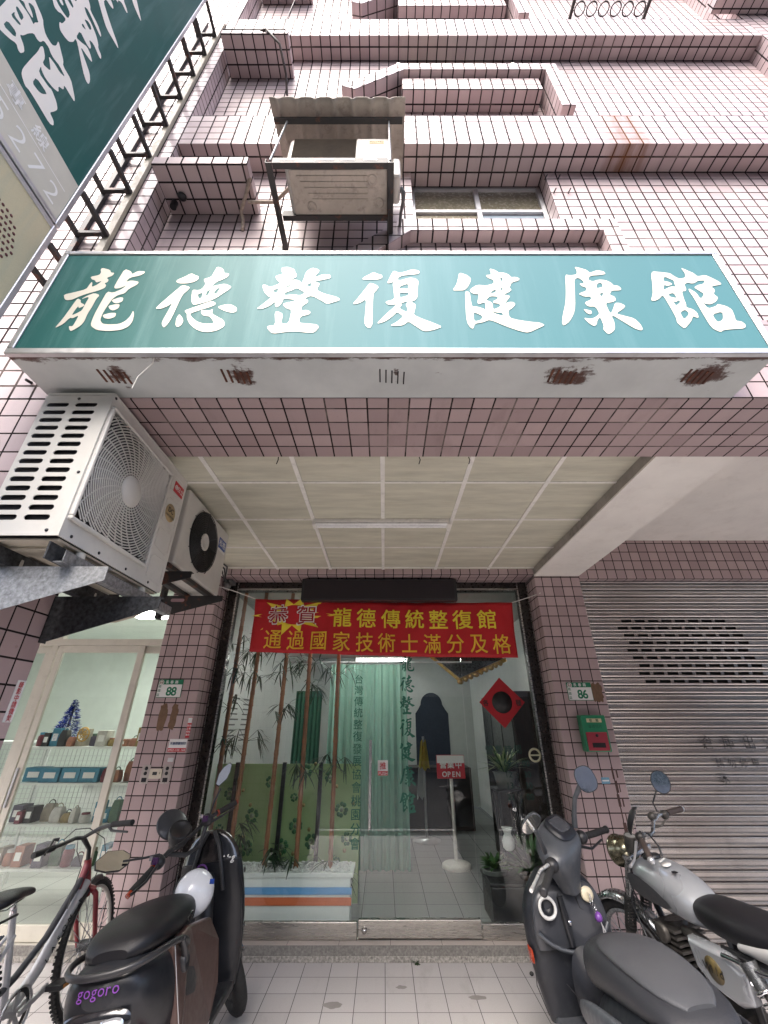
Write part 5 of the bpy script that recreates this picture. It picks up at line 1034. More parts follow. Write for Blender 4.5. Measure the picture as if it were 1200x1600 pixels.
bush('potted_plant', 'small bushy green potted plant low behind the right pane', 1.02, 4.85, .42, 90, .17, .016, LG1, pm('leaf fresh', (.10, .19, .05), .5, var=.3, scale=15), POTG, .095)
bush('potted_plant', 'dark leafy potted plant beside the right door frame', 1.32, 4.72, .42, 80, .42, .022, pm('leaf dark', (.012, .035, .016), .4, var=.3, scale=12), LG1, POTB, .095)
t = thing('vase', 'white vase on a dark box by the right frame', 'vase', (1.22, 4.68, .6))
MB().lathe((1.12, 4.62, .60), (0, 0, 1), [(.03, 0), (.05, .02), (.055, .07), (.03, .12), (.045, .16), (.05, .165), (.04, .16), (0, .1)], 20).build('body', pm('white ceramic', (.6, .62, .6), .3), t)
t = thing('storage_box', 'black lidded box on the floor behind the right pane', 'box', (1.1, 4.75, .094))
MB().box(.92, 1.30, 4.58, 4.98, .095, .36).build('body', BLACKP, t, bevel=.012); MB().box(.91, 1.31, 4.57, 4.99, .36, .385).build('lid', BLACKP, t, bevel=.006)
# stool, desk behind bamboo
t = thing('massage_bed', 'dark padded treatment bed behind the green screen', 'bed', (-1.1, 6.8, .094))
MB().box(-1.6, -.55, 6.4, 8.0, .60, .72).build('pad', pm('navy vinyl', (.02, .03, .055), .35), t, bevel=.03, seg=3)
for a, b in ((-1.5, 6.5), (-.65, 6.5), (-1.5, 7.9), (-.65, 7.9)): MB().box(a - .03, a + .03, b - .03, b + .03, .094, .60).build('leg', DK, t)
for k, (x, z, c, lab) in enumerate(((-.98, .72, (.05, .12, .30), 'blue bottle with a white cap left on the treatment bed'), (-.68, .72, (.62, .64, .62), 'white bottle with a blue cap on the treatment bed'))):
    t = thing('bottle', lab, 'bottle', (x, 6.6, z)); MB().lathe((x, 6.6, z), (0, 0, 1), [(.05, 0), (.055, .02), (.055, .2), (.025, .26), (.025, .29)], 16, True).build('body', pm('bottle%d' % k, c, .3), t)
    MB().lathe((x, 6.6, z + .29), (0, 0, 1), [(.03, 0), (.03, .04), (0, .045)], 14).build('cap', pm('cap%d' % k, (.6, .6, .6) if k == 0 else (.06, .14, .4), .4), t)

# ---------------------------------------------------------------- neighbour's shop (left)
LP = emit('lit panel', (1, 1, .96), 7)
for k, (x, y) in enumerate(((-3.1, 5.4), (-4.6, 5.4), (-3.2, 7.0))):
    t = thing('ceiling_panel_light', ('square lit ceiling panel just inside the sliding door', 'square lit ceiling panel in the far left of the lit shop', 'square lit ceiling panel at the back of the lit shop')[k], 'light', (x, y, 2.92), 'panel lights in the lit shop')
    MB().box(x - .32, x + .32, y - .32, y + .32, 2.895, 2.919).build('frame', WHITEP, t); MB().box(x - .29, x + .29, y - .29, y + .29, 2.889, 2.8945).build('diffuser', LP, t)
SHW = pm('shelf white', (.66, .68, .65), .5, var=.04)
def shelf(x0, x1, y0, y1, levels, label, top):
    t = thing('shelf_unit', label, 'shelf', ((x0 + x1)/2, (y0 + y1)/2, .06))
    for z in levels: MB().box(x0, x1, y0, y1, z - .02, z).build('board', SHW, t)
    for a, b in ((x0, y0), (x1 - .02, y0), (x0, y1 - .02), (x1 - .02, y1 - .02)): MB().box(a, a + .02, b, b + .02, .06, top).build('post', SHW, t)
    m = MB()
    for k in range(int((x1 - x0)/.05)): m.box(x0 + .02 + .05*k, x0 + .024 + .05*k, y1 - .012, y1 - .008, .3, top - .03)
    for k in range(int((top - .35)/.05)): m.box(x0 + .02, x1 - .02, y1 - .016, y1 - .0121, .32 + .05*k, .324 + .05*k)
    m.build('wire_back', ALU, t); return t
shelf(-3.95, -2.35, 5.1, 5.5, (.35, .70, 1.05, 1.38), 'white shelf unit with goods facing the sliding door', 1.40)
shelf(-5.8, -4.1, 5.4, 5.8, (.35, .70, 1.05, 1.42), 'white shelf unit at the far left behind the column', 1.45)
GC = [(.05, .20, .29), (.26, .19, .07), (.03, .027, .025), (.30, .13, .08), (.07, .06, .09), (.5, .48, .44), (.05, .11, .06), (.16, .03, .04), (.30, .26, .20)]
GM = [pm('goods %s' % w, c, .5, var=.15, scale=20) for w, c in zip(('teal', 'mustard', 'black', 'coral', 'violet', 'cream', 'green', 'red', 'tan'), GC)]
GN = ('teal', 'mustard', 'black', 'coral', 'violet', 'cream', 'green', 'red', 'tan')
kinds = ('box', 'jar', 'bag')
def goods(kind, x, y, z, w, h, ci, label):
    t = o_ = thing({'box': 'goods_box', 'jar': 'goods_jar', 'bag': 'goods_bag'}[kind], label, {'box': 'box', 'jar': 'jar', 'bag': 'bag'}[kind], (x, y, z), 'goods on the white shelves')
    if kind == 'box':
        MB().box(x - w/2, x + w/2, y - .07, y + .07, z, z + h).build('body', GM[ci], t, bevel=.004); MB().box(x - w*.3, x + w*.3, y - .0725, y - .0705, z + h*.3, z + h*.7).build('label', VWH, t)
    elif kind == 'jar':
        MB().lathe((x, y, z), (0, 0, 1), [(w*.4, 0), (w*.5, .01), (w*.5, h*.7), (w*.36, h*.8), (w*.36, h*.82)], 14, True).build('body', GM[ci], t); MB().lathe((x, y, z + h*.82), (0, 0, 1), [(w*.4, 0), (w*.4, h*.16), (0, h*.18)], 12).build('lid', GM[(ci + 2) % 9], t)
    else:
        MB().loft([[(x - w*.5*s_, y - .05*s_, z + v), (x + w*.5*s_, y - .05*s_, z + v), (x + w*.5*s_, y + .05*s_, z + v), (x - w*.5*s_, y + .05*s_, z + v)] for v, s_ in ((0, .9), (h*.4, 1), (h*.75, .9), (h, .7))], smooth=False).build('body', GM[ci], t, bevel=.01)
        MB().torus((x, y, z + h), (0, 1, 0), w*.28, .005, 14, 5, -1.57, 1.57).build('handle', GM[(ci + 3) % 9], t)
    return t
rows = {1.38: 'top', 1.05: 'second', .70: 'third', .35: 'lowest'}
random.seed(11); USED = set()
for z, rn in rows.items():
    x = -3.88; k = 0; ROW = []
    while x < -2.45:
        w = random.uniform(.055, .12); h = random.uniform(.07, .19); ci = random.randrange(9) if rn != 'second' or x > -3.2 else 0
        kd = random.choice(kinds) if ci else 'box'
        if rn == 'second' and x < -3.2: h = .13; w = .2
        k += 1
        ROW.append((goods(kd, x + w/2, 5.2 + random.uniform(-.02, .08), z + .001, w, h, ci, ''), GN[ci] + ' ' + kd))
        x += w + random.uniform(.004, .03)
    for q, (o_, nm) in enumerate(ROW):
        if q == 0: lb = '%s at the left end of the %s shelf beside a %s' % (nm, rn, ROW[1][1])
        elif q == len(ROW) - 1: lb = '%s at the right end of the %s white shelf, beside a %s' % (nm, rn, ROW[-2][1])
        else: lb = '%s on the %s shelf between a %s and a %s' % (nm, rn, ROW[q-1][1], ROW[q+1][1])
        while lb in USED: lb = lb.replace(' on the', ' further right on the', 1)
        USED.add(lb); o_['label'] = lb
XT = thing('christmas_tree', 'small blue tinsel Christmas tree on top of the white shelves', 'christmas tree', (-3.66, 5.33, 1.38))
m = MB(); random.seed(5)
for k in range(1500):
    v = random.random()**.7; r = .15*v*random.uniform(.35, 1.08); a = random.uniform(0, 6.28); p = Vector((-3.66 + r*math.cos(a), 5.33 + r*math.sin(a), 1.86 - .40*v))
    d = Vector((math.cos(a + random.uniform(-.8, .8)), math.sin(a), random.uniform(-.5, .2))).normalized()*.03; q = d.cross(Vector((random.random(), random.random(), 1))).normalized()*.004
    m.add([p - q, p + q, p + d + q, p + d - q], [(0, 1, 2, 3)])
m.build('tinsel', pm('blue tinsel', (.02, .05, .38), .25, metal=.7, var=.6, scale=90), XT)
MB().cyl((-3.66, 5.33, 1.381), (-3.66, 5.33, 1.80), .012).build('trunk', DK, XT)
m = MB().torus((-3.28, 5.06, 1.50), (.1, 1, 0), .065, .008, 24, 6).torus((-3.28, 5.06, 1.50), (.1, 1, 0), .03, .005, 16, 6)
for k in range(6): a = k*math.pi/3; m.cyl((-3.28, 5.06, 1.50), (-3.28 + .065*math.cos(a), 5.06, 1.50 + .065*math.sin(a)), .005, n=6)
tag(m.build('gold_ornament', GILT), 'round gold wheel ornament in front of the top shelf of the lit shop', 'ornament')
t = thing('wall_camera', 'small grey wall device high on the pale green wall of the lit shop', 'device', (-3.0, 7.98, 2.3)); MB().box(-3.75, -3.55, 7.85, 7.99, 2.12, 2.32).build('body', POTG, t, bevel=.02); MB().box(-3.68, -3.6, 7.8, 7.85, 2.15, 2.22).build('lens', BLACKP, t, bevel=.01)
t = thing('counter', 'pale counter standing inside the lit shop', 'counter', (-3.0, 6.6, .06)); MB().box(-3.9, -2.5, 6.3, 6.9, .06, .95).build('body', SHW, t); MB().box(-3.95, -2.45, 6.25, 6.95, .95, .99).build('top', WHITEP, t, bevel=.005)
# ---------------------------------------------------------------- two-wheelers
def sup(c, s, e): return math.copysign(abs(c)**(2/e), c), math.copysign(abs(s)**(2/e), s)
def rx(x, zc, hw, hh, e=2.5, tl=0, n=20, yc=0):
    r = []
    for k in range(n):
        a = 2*math.pi*k/n; c, s = sup(math.cos(a), math.sin(a), e); r.append(Vector((x + tl*s*hh, yc + c*hw, zc + s*hh)))
    return r
def rzz(z, xc, hl, hw, e=2.5, tl=0, n=20, yc=0):
    r = []
    for k in range(n):
        a = 2*math.pi*k/n; c, s = sup(math.cos(a), math.sin(a), e); r.append(Vector((xc + c*hl, yc + s*hw, z + tl*c*hl)))
    return r
def vehicle(name, label, cat, loc, lean, head):
    o = thing(name, label, cat, loc, rot=(-rad(lean), 0, rad(90 + head)))
    M = Matrix.Translation(loc) @ Matrix.Rotation(rad(90 + head), 4, 'Z') @ Matrix.Rotation(-rad(lean), 4, 'X')
    return o, M.inverted()
def steerM(p, ax, ang):
    return Matrix.Translation(p) @ Matrix.Rotation(rad(ang), 4, Vector(ax)) @ Matrix.Translation(-Vector(p))
def wheel(root, c, R, w, spokes, M=None, rimm=None, hubr=.05, ph=0):
    hub = MB(M).cyl((c[0], c[1] - .045, c[2]), (c[0], c[1] + .045, c[2]), hubr, n=18).build('wheel', GALVD, root, local=True)
    MB(M).torus(c, (0, 1, 0), R - w*.9, w, 48, 12, sx=.85).build('tyre', RUBBER, hub, local=True)
    if R > .3:
        m = MB(M)
        for k in range(72):
            a = 2*math.pi*k/72
            for s_ in (-1, 1): m.bar((c[0] + (R - .004)*math.cos(a), c[1] + s_*.012, c[2] + (R - .004)*math.sin(a)), (c[0] + (R + .004)*math.cos(a), c[1] + s_*.012, c[2] + (R + .004)*math.sin(a)), .012, .012, (0, 1, 0))
        m.build('tread', RUBBER, hub, local=True)
    MB(M).torus(c, (0, 1, 0), R - 1.9*w, w*.45, 40, 8, sx=1.5).build('rim', rimm or ALU, hub, local=True)
    m = MB(M)
    if spokes > 12:
        for k in range(spokes):
            a = 2*math.pi*k/spokes; s_ = 1 if k % 2 else -1; b = a + (.5 if (k//2) % 2 else -.5)
            m.cyl((c[0] + hubr*.9*math.cos(b), c[1] + s_*.03, c[2] + hubr*.9*math.sin(b)), (c[0] + (R - 2*w)*math.cos(a), c[1], c[2] + (R - 2*w)*math.sin(a)), .0022, n=5)
    else:
        for k in range(spokes):
            a = 2*math.pi*k/spokes; m.bar((c[0], c[1], c[2]), (c[0] + (R - 1.9*w)*math.cos(a), c[1], c[2] + (R - 1.9*w)*math.sin(a)), .03, .022, (0, 1, 0))
    m.build('spokes', GALV if spokes > 12 else BLACKP, hub, local=True); return hub
def fender(root, c, R, w, a0, a1, mt, M=None, name='fender'):
    m = MB(M); rings = []
    for k in range(22):
        a = rad(a0 + (a1 - a0)*k/21); r = []
        for j in range(9):
            b = -1 + j/4; r.append((c[0] + (R - .02*b*b - .012*abs(b)**4)*math.cos(a), c[1] + w*b, c[2] + (R - .02*b*b - .012*abs(b)**4)*math.sin(a)))
        rings.append(r)
    m.loft(rings, cap=False, closed=False); o = m.build(name, mt, root, local=True); x = o.modifiers.new('t', 'SOLIDIFY'); x.thickness = .003; return o
def mirror(root, wi, c, n, up, w, h, mt, pts=None, stalk=None, sr=.006):
    """c, n, up in world coordinates; glass looks along n."""
    c = Vector(c); n = Vector(n).normalized(); up = Vector(up); up = (up - n*up.dot(n)).normalized(); r = up.cross(n)
    pts = pts or [(.5*math.cos(2*math.pi*k/28), .5*math.sin(2*math.pi*k/28)) for k in range(28)]
    ring = lambda s, d: [c + r*(p*w*s) + up*(q*h*s) + n*d for p, q in pts]
    m = MB(wi); m.loft([ring(.5, -.03), ring(.9, -.018), ring(1.04, 0), ring(1.04, .004), ring(.96, .005)])
    if stalk: m.tube(stalk, sr, 10)
    o = m.build('mirror', mt, root, local=True)
    g = MB(wi); rr = ring(.97, .0056); g.add(rr, [tuple(range(len(rr)))]); g.build('mirror_glass', MIRR, o, local=True); return o
MIRR = pm('mirror glass', (.92, .90, .87), .02, metal=1, var=.01)
GLOSSB = pm('gloss black paint', (.008, .008, .009), .16, var=.2, coat=1, spec=.6)
SATB = pm('satin black', (.010, .011, .014), .36, var=.25, coat=.12, spec=.35, dirt=.1, dirtcol=(.05, .05, .05), scale=9)
SATG = pm('satin graphite', (.035, .038, .046), .42, var=.15, coat=.2)
VINYL = pm('black vinyl', (.008, .008, .010), .38, spec=.35, var=.3, bmp=.35, fine=420)
BROWN = pm('bronze panel', (.075, .043, .037), .36, metal=.3, var=.12, coat=.3)
PURP = pm('violet print', (.13, .035, .22), .35, var=.1); RLENS = pm('red lens', (.30, .012, .015), .2, coat=.8); LENS = pm('clear lens', (.55, .57, .6), .08, metal=.7, coat=1)
ORNG = pm('orange reflector', (.30, .035, .012), .25, coat=.5)

# ---- black electric scooter with a bronze side panel (left)
E1, wi = vehicle('scooter', 'black scooter with bronze side panels and bare handlebars in front of the left pane', 'scooter', (-.985, 2.95, 0), 8, 0)
m = MB().loft([rx(-1.0, .69, .06, .03), rx(-.985, .685, .12, .06), rx(-.95, .675, .15, .10), rx(-.85, .64, .18, .16), rx(-.65, .57, .20, .21), rx(-.42, .51, .205, .22), rx(-.22, .46, .19, .20), rx(-.08, .42, .15, .16), rx(-.03, .40, .10, .12)])
m.squash(.74).build('body', SATB, E1, sub=1, local=True)
m = MB().loft([rx(-.93, .785, .07, .02), rx(-.90, .79, .12, .045), rx(-.78, .80, .16, .062), rx(-.58, .795, .17, .075), rx(-.38, .775, .155, .08), rx(-.2, .755, .12, .075), rx(-.06, .735, .085, .06), rx(.0, .715, .05, .03)])
st_ = m.squash(.74).build('seat', VINYL, E1, sub=1, local=True)
MB().tube([(-.34, -.158, .77), (-.30, -.158, .78), (-.26, -.15, .775), (-.26, -.155, .755), (-.32, -.162, .75), (-.34, -.158, .77)], .003, 6).build('seat_badge', GLOSSB, st_, local=True)
for s_ in (-1, 1):
    a = [(-.60, .735), (-.40, .745), (-.13, .70), (-.075, .60), (-.085, .44), (-.16, .335), (-.30, .30), (-.56, .37), (-.60, .45)]
    f_ = lambda k, y0: [Vector((-.35 + (p + .35)*k, s_*(y0 - max(0, (q - .58))*.28 - max(0, .45 - q)*.12), .53 + (q - .53)*k)) for p, q in a]
    m = MB().loft([f_(1, .19), f_(1, .216), f_(.96, .224)], smooth=False).squash(.85); m.build('side_panel', BROWN, E1, local=True, bevel=.006)
    MB().tube([(p, s_*(.2225 - max(0, (q - .58))*.28 - max(0, .45 - q)*.12), q) for p, q in a[5:] + a[:1]], .002, 6).squash(.85).build('panel_trim', ALU, E1, local=True)
m = MB().tube([(-.52, .185, .70), (-.62, .20, .745), (-.80, .19, .765), (-.96, .155, .765), (-1.02, .10, .76), (-1.035, 0, .758), (-1.02, -.10, .76), (-.96, -.155, .765), (-.80, -.19, .765), (-.62, -.20, .745), (-.52, -.185, .70)], .013, 10)
gr = m.squash(.74).build('grab_rail', BLACKP, E1, local=True, sub=1)
for s_ in (-1, 1): MB().lathe((-.60, s_*.185, .655), (0, s_, 0), [(.035, 0), (.035, .02), (.028, .028), (.018, .02), (0, .02)], 20).tube([(-.60, s_*.20, .66), (-.63, s_*.205, .70), (-.66, s_*.20, .745)], .014, 8).squash(.74).build('rail_mount', BLACKP, E1, local=True)
m = MB(); write(m, 'gogoro', (-.9925, .062, .718), (0, -1, 0), (.35, 0, .94), .036, pitch=.026, bold=.0); 
for p in m.v: p.x = -.742 - .012*(1 - (p.y/.13)**2) + (p.z - .70)*.18
m.build('lettering', PURP, E1, local=True)
tl_ = MB().loft([rx(-.985, .615, .13, .045, 3), rx(-1.0, .612, .12, .04, 3), rx(-1.004, .612, .09, .025, 3)]).squash(.745).build('tail_light', GLOSSB, E1, local=True)
for s_ in (-1, 1): MB().loft([rx(-1.0, .614, .045, .022, 3, yc=s_*.065), rx(-1.009, .613, .04, .018, 3, yc=s_*.065)]).squash(.747).build('lens', LENS, tl_, local=True)
MB().box(-.735, -.715, -.10, .10, .40, .53).build('number_plate', VWH, E1, local=True, bevel=.004)
for s_ in (-1, 1): MB().loft([rx(-.80, .46, .012, .02, yc=s_*.19), rx(-.90, .45, .012, .025, yc=s_*.17)]).squash(.78).build('turn_signal', RLENS, E1, local=True)
MB().box(-.14, .36, -.165, .165, .245, .285).build('floorboard', BLACKP, E1, local=True, bevel=.012)
m = MB().loft([rzz(.24, .43, .05, .15), rzz(.36, .435, .06, .185), rzz(.55, .42, .065, .208), rzz(.72, .405, .065, .205), rzz(.84, .392, .06, .185)]); m.build('leg_shield', SATB, E1, sub=1, local=True)
m = MB().loft([rzz(.832, .393, .061, .187), rzz(.88, .393, .045, .172), rzz(.945, .39, .034, .13), rzz(.985, .388, .026, .08), rzz(.995, .387, .015, .04)]); sh = m.build('shield_top', GLOSSB, E1, sub=1, local=True)
MB().torus((.325, .04, .80), (1, 0, -.1), .035, .005, 24, 6).build('emblem_ring', PURP, sh, local=True)
m = MB(); write(m, 'Nrg', (.345, -.10, .845), (.12, -1, 0), (.1, 0, 1), .035, pitch=.024, bold=.03, shear=.3); m.build('lettering', VWH, sh, local=True)
m = MB()
for z in (.76, .50): m.lathe((.40, -.203, z), (0, -1, 0), [(.014, 0), (.012, .006), (.006, .003), (0, .003)], 12)
m.build('screw', GLOSSB, E1, local=True)
m = MB().loft([rx(.44, .70, .15, .16), rx(.52, .66, .13, .14), rx(.56, .62, .08, .08)]); m.build('front_fairing', GLOSSB, E1, sub=1, local=True)
m = MB().tube([(.30, 0, .44), (.30, 0, .70), (.345, 0, .78)], [.05, .05, .035], 12); m.build('console', BLACKP, E1, local=True)
MB().box(.288, .296, .05, .10, .70, .735).build('label', VWH, E1, local=True)
for s_ in (-1, 1): MB().tube([(.315, s_*.10, .70), (.31, s_*.09, .80), (.34, s_*.06, .92), (.36, s_*.02, .99)], .012, 8).build('cable', BLACKP, E1, local=True)
m = MB()
for s_ in (-1, 1): m.tube([(.36, s_*.19, .83), (.34, s_*.205, .70), (.35, s_*.207, .50), (.38, s_*.185, .36)], .002, 5)
m.build('panel_seam', GLOSSB, E1, local=True)
SM = steerM((.40, 0, .9), (-.42, 0, .91), 38)
wheel(E1, (.655, 0, .235), .235, .048, 6, SM, BLACKP, .06)
fender(E1, (.655, 0, .235), .265, .06, 35, 160, GLOSSB, SM)
m = MB(SM)
for s_ in (-1, 1): m.tube([(.42, s_*.075, .70), (.56, s_*.075, .40), (.655, s_*.075, .235)], .019, 10)
m.build('fork', BLACKP, E1, local=True)
wheel(E1, (-.50, 0, .235), .235, .055, 6, None, BLACKP, .07)
fender(E1, (-.50, 0, .235), .27, .065, 20, 200, BLACKP)
# bars, seen in their turned position
LG_, RG_ = (-1.254,2.66,0.865), (-0.978,3.26,1.145)
m = MB(wi).tube([(-1.22,2.78,0.929), (-1.194,2.86,0.975), (-1.161,2.96,0.994), (-1.132,3.05,1.03), (-1.104,3.12,1.077), (-1.055,3.17,1.104)], .0115, 10); m.build('handlebar', BLACKP, E1, local=True)
m = MB(wi).tube([(-1.21,2.9,0.961), (-1.139,2.98,0.937), (-1.095,3.06,0.961), (-1.091,3.1,1.052)], .012, 8); m.build('handlebar_brace', BLACKP, E1, local=True)
for a, b, e in (((-1.217,2.78,0.932), LG_, (-1.261,2.64,0.852)), ((-1.055,3.16,1.103), RG_, (-0.969,3.27,1.15))):
    o = MB(wi).tube([a, b], .0165, 14).build('grip', RUBBER, E1, local=True); MB(wi).tube([b, e], [.012, .012], 12).build('grip_end', ORNG, o, local=True)
    MB(wi).tube([a, Vector(a)*.92 + Vector(b)*.08], .0195, 14).build('grip_ring', ORNG, o, local=True)
MB(wi).tube([(-1.185,2.74,0.949), (-1.191,2.66,0.904), (-1.204,2.56,0.884)], [.008, .006, .007], 8).build('brake_lever', BLACKP, E1, local=True)
MB(wi).tube([(-1.063,3.1,1.071), (-1.022,3.14,1.089), (-0.969,3.22,1.123)], [.008, .006, .006], 8).build('brake_lever', BLACKP, E1, local=True)
for c in ((-1.211,2.8,0.948), (-1.089,3.1,1.08)):
    o = MB(wi).ball(c, .036, .036, .034, 14, 10).build('switch_box', BLACKP, E1, local=True)
    c = Vector(c); m = MB(wi); m.box(c.x - .012, c.x + .016, c.y - .048, c.y - .03, c.z + .0, c.z + .028); m.build('button', pm('dark violet button', (.05, .018, .07), .3), o, local=True); m = MB(wi); m.box(c.x - .03, c.x - .014, c.y - .046, c.y - .03, c.z + .015, c.z + .034); m.build('button', LENS, o, local=True)
hx = [(-.5, -.1), (-.42, -.42), (-.1, -.5), (.3, -.42), (.5, -.1), (.48, .3), (.2, .5), (-.25, .42)]
mirror(E1, wi, (-1.035,3.12,1.315), (.28, -.80, .22), (.25, 0, 1), .062, .135, BLACKP, [(-.5, -.05), (-.42, -.45), (-.1, -.5), (.42, -.15), (.5, .15), (.40, .45), (.15, .5), (-.3, .25)], [(-1.08,3.1,1.096), (-1.063,3.1,1.174), (-1.042,3.12,1.239)], .005)
mirror(E1, wi, (-1.413,2.72,0.97), (.35, -.62, .62), (0, .3, 1), .155, .10, BLACKP, hx, [(-1.209,2.8,0.981), (-1.263,2.76,0.976), (-1.36,2.72,0.97)], .005)
hl = MB(wi).lathe((-1.235,3.08,1.018), (.25, -.55, .75), [(.0, -.07), (.05, -.065), (.062, -.02), (.064, .02), (.058, .034), (.05, .026), (0, .022)], 28).build('headlamp', BLACKP, E1, local=True)
MB(wi).torus((-1.23,3.07,1.032), (.25, -.55, .75), .045, .006, 26, 6).build('lamp_ring', SATG, hl, local=True)
m = MB(wi).lathe((-1.325,3.16,1.047), (.5, -.6, .62), [(.0, -.02), (.08, -.016), (.092, .0), (.085, .006), (0, .012)], 30); m.build('visor', SATG, E1, local=True)
HM = thing('helmet', 'white rounded half helmet hanging between the black scooter seat and its shield', 'helmet', (-1.033,3.03,0.74))
c = Vector((-1.033,3.03,0.74))
m = MB().lathe(c - Vector((.05, -.03, -.01)), (.62, -.62, .36), [(.102, -.025), (.106, .0), (.103, .03), (.089, .06), (.06, .084), (.028, .095), (0, .098)], 34); m.build('shell', pm('white helmet', (.68, .70, .74), .22, var=.02, coat=.6), HM)
m = MB().torus(c - Vector((.068, -.048, .0)), (.62, -.62, .36), .103, .006, 34, 6); m.build('rim', BLACKP, HM)
m = MB(); q = c + Vector((.062, -.02, .075)); m.box(q.x - .012, q.x + .012, q.y - .012, q.y - .008, q.z - .01, q.z + .012); m.build('tag', pm('blue tag', (.02, .06, .3), .4), HM)

# ---- bicycle (far left)
REDP = pm('worn red paint', (.20, .018, .025), .42, var=.2, coat=.2, dirt=.25); SILV = pm('scuffed silver paint', (.58, .58, .59), .4, metal=.45, var=.15, dirt=.3, dirtcol=(.12, .12, .12))
BK_, wi = vehicle('bicycle', 'old bicycle with red front fork and silver frame by the sliding door', 'bicycle', (-1.935, 3.15, 0), 5, -3)
SM = steerM((.38, 0, .7), (-.25, 0, .97), 9)
wheel(BK_, (.50, 0, .33), .33, .022, 32, SM, pm('pale rim', (.45, .43, .40), .4, metal=.4), .028)
wheel(BK_, (-.50, 0, .33), .33, .022, 32, None, MATS['pale rim'], .03)
fender(BK_, (.50, 0, .33), .352, .028, 80, 128, BLACKP, SM); fender(BK_, (-.50, 0, .33), .355, .03, 40, 150, SILV)
m = MB().tube([(.355, 0, .74), (.30, 0, .69), (.10, 0, .50), (-.08, 0, .40), (-.155, 0, .375)], [.019, .019, .018, .018, .016], 12); m.build('top_tube', SATG, BK_, local=True)
m = MB().tube([(.37, 0, .68), (.30, 0, .60), (.08, 0, .37), (-.04, 0, .285), (-.10, 0, .275)], [.03, .031, .03, .028, .024], 14); dt = m.build('down_tube', SILV, BK_, local=True)
m = MB(); 
for k, ch in enumerate('LASON'): write(m, ch, (.10 + .032*k, -.0345, .405 + .034*k), (.69, 0, .72), (-.72, 0, .69), .03, bold=.03)
m.build('lettering', INK, dt, local=True)
m = MB().tube([(.345, 0, .80), (.40, 0, .60)], [.021, .023], 12).tube([(.352, 0, .78), (.30, 0, .66)], [.022, .019], 10); m.build('head_tube', REDP, BK_, local=True)
m = MB(SM)
for s_ in (-1, 1): m.tube([(.395, s_*.02, .645), (.405, s_*.055, .60), (.43, s_*.058, .50), (.47, s_*.055, .40), (.50, s_*.052, .33)], [.017, .016, .015, .013, .011], 10)
m.tube([(.395, -.05, .625), (.392, 0, .65), (.395, .05, .625)], .018, 10); m.build('fork', REDP, BK_, local=True)
m = MB().tube([(-.10, 0, .275), (-.175, 0, .60), (-.205, 0, .72)], [.018, .017, .016], 12); m.build('seat_tube', SILV, BK_, local=True)
m = MB()
for s_ in (-1, 1): m.tube([(-.10, s_*.03, .275), (-.30, s_*.05, .30), (-.50, s_*.06, .33)], .010, 8).tube([(-.175, s_*.02, .60), (-.34, s_*.05, .46), (-.50, s_*.06, .33)], .009, 8)
m.build('rear_stays', SILV, BK_, local=True)
bc_ = wi @ Vector((-1.994,3.39,0.934)); m = MB().tube([(.345, 0, .80), (.335, 0, .86), bc_], [.013, .013, .015], 10); m.build('stem', BLACKP, BK_, local=True)
m = MB(wi).tube([(-2.039,3.02,0.925), (-2.028,3.12,0.93), (-2.017,3.24,0.935), (-2.026,3.36,0.937), (-1.994,3.39,0.934), (-1.957,3.4,0.956), (-1.887,3.38,0.991), (-1.773,3.33,1.02), (-1.626,3.26,1.039)], .0115, 10); m.build('handlebar', BLACKP, BK_, local=True)
for a, b in (((-2.039,3.02,0.925), (-2.016,3.15,0.932)), ((-1.626,3.26,1.039), (-1.794,3.34,1.015))): MB(wi).tube([a, b], .0165, 12).build('grip', RUBBER, BK_, local=True)
m = MB(wi).tube([(-2.031,3.2,0.963), (-2.05,3.18,0.967), (-1.999,3.06,0.919)], [.011, .007, .005], 8).tube([(-1.829,3.36,1.005), (-1.783,3.33,0.983), (-1.635,3.24,0.994)], [.012, .008, .006], 8); m.build('brake_lever', BLACKP, BK_, local=True)
m = MB(wi)
m.tube([(-2.012,3.22,0.959), (-2.018,3.32,0.992), (-2.004,3.45,0.974), (-1.886,3.45,0.919), (-1.851,3.45,0.834), (-1.889,3.45,0.704)], .0028, 6).tube([(-1.818,3.36,0.998), (-1.953,3.45,0.954), (-2.061,3.45,0.912), (-2.018,3.4,0.862), (-1.961,3.4,0.781), (-1.922,3.3,0.609)], .0028, 6)
m.build('cable', BLACKP, BK_, local=True)
m = MB().loft([rx(-.40, .77, .03, .01), rx(-.385, .775, .085, .026), rx(-.32, .785, .095, .032), rx(-.24, .785, .07, .028), rx(-.16, .775, .035, .024), rx(-.10, .765, .022, .018), rx(-.085, .76, .012, .008)]); m.build('saddle', VINYL, BK_, local=True, sub=1)
m = MB().tube([(-.205, 0, .70), (-.21, 0, .765)], .014, 10).tube([(-.34, .03, .745), (-.28, .025, .735), (-.16, .012, .752)], .004, 6).tube([(-.34, -.03, .745), (-.28, -.025, .735), (-.16, -.012, .752)], .004, 6); m.build('seat_post', CHROME, BK_, local=True)
cr = MB().lathe((-.10, -.055, .275), (0, -1, 0), [(.075, .004), (.095, .004), (.095, 0), (.075, 0)], 40).build('chainring', RUSTB, BK_, local=True)
m = MB().torus((-.10, -.066, .275), (0, 1, 0), .098, .006, 40, 6); m.build('chain_guard', ALU, cr, local=True)
m = MB()
for k in range(5): a = 2*math.pi*k/5 + .3; m.bar((-.10, -.056, .275), (-.10 + .085*math.cos(a), -.056, .275 + .085*math.sin(a)), .022, .006, (0, 1, 0))
m.build('spider', ALU, cr, local=True)
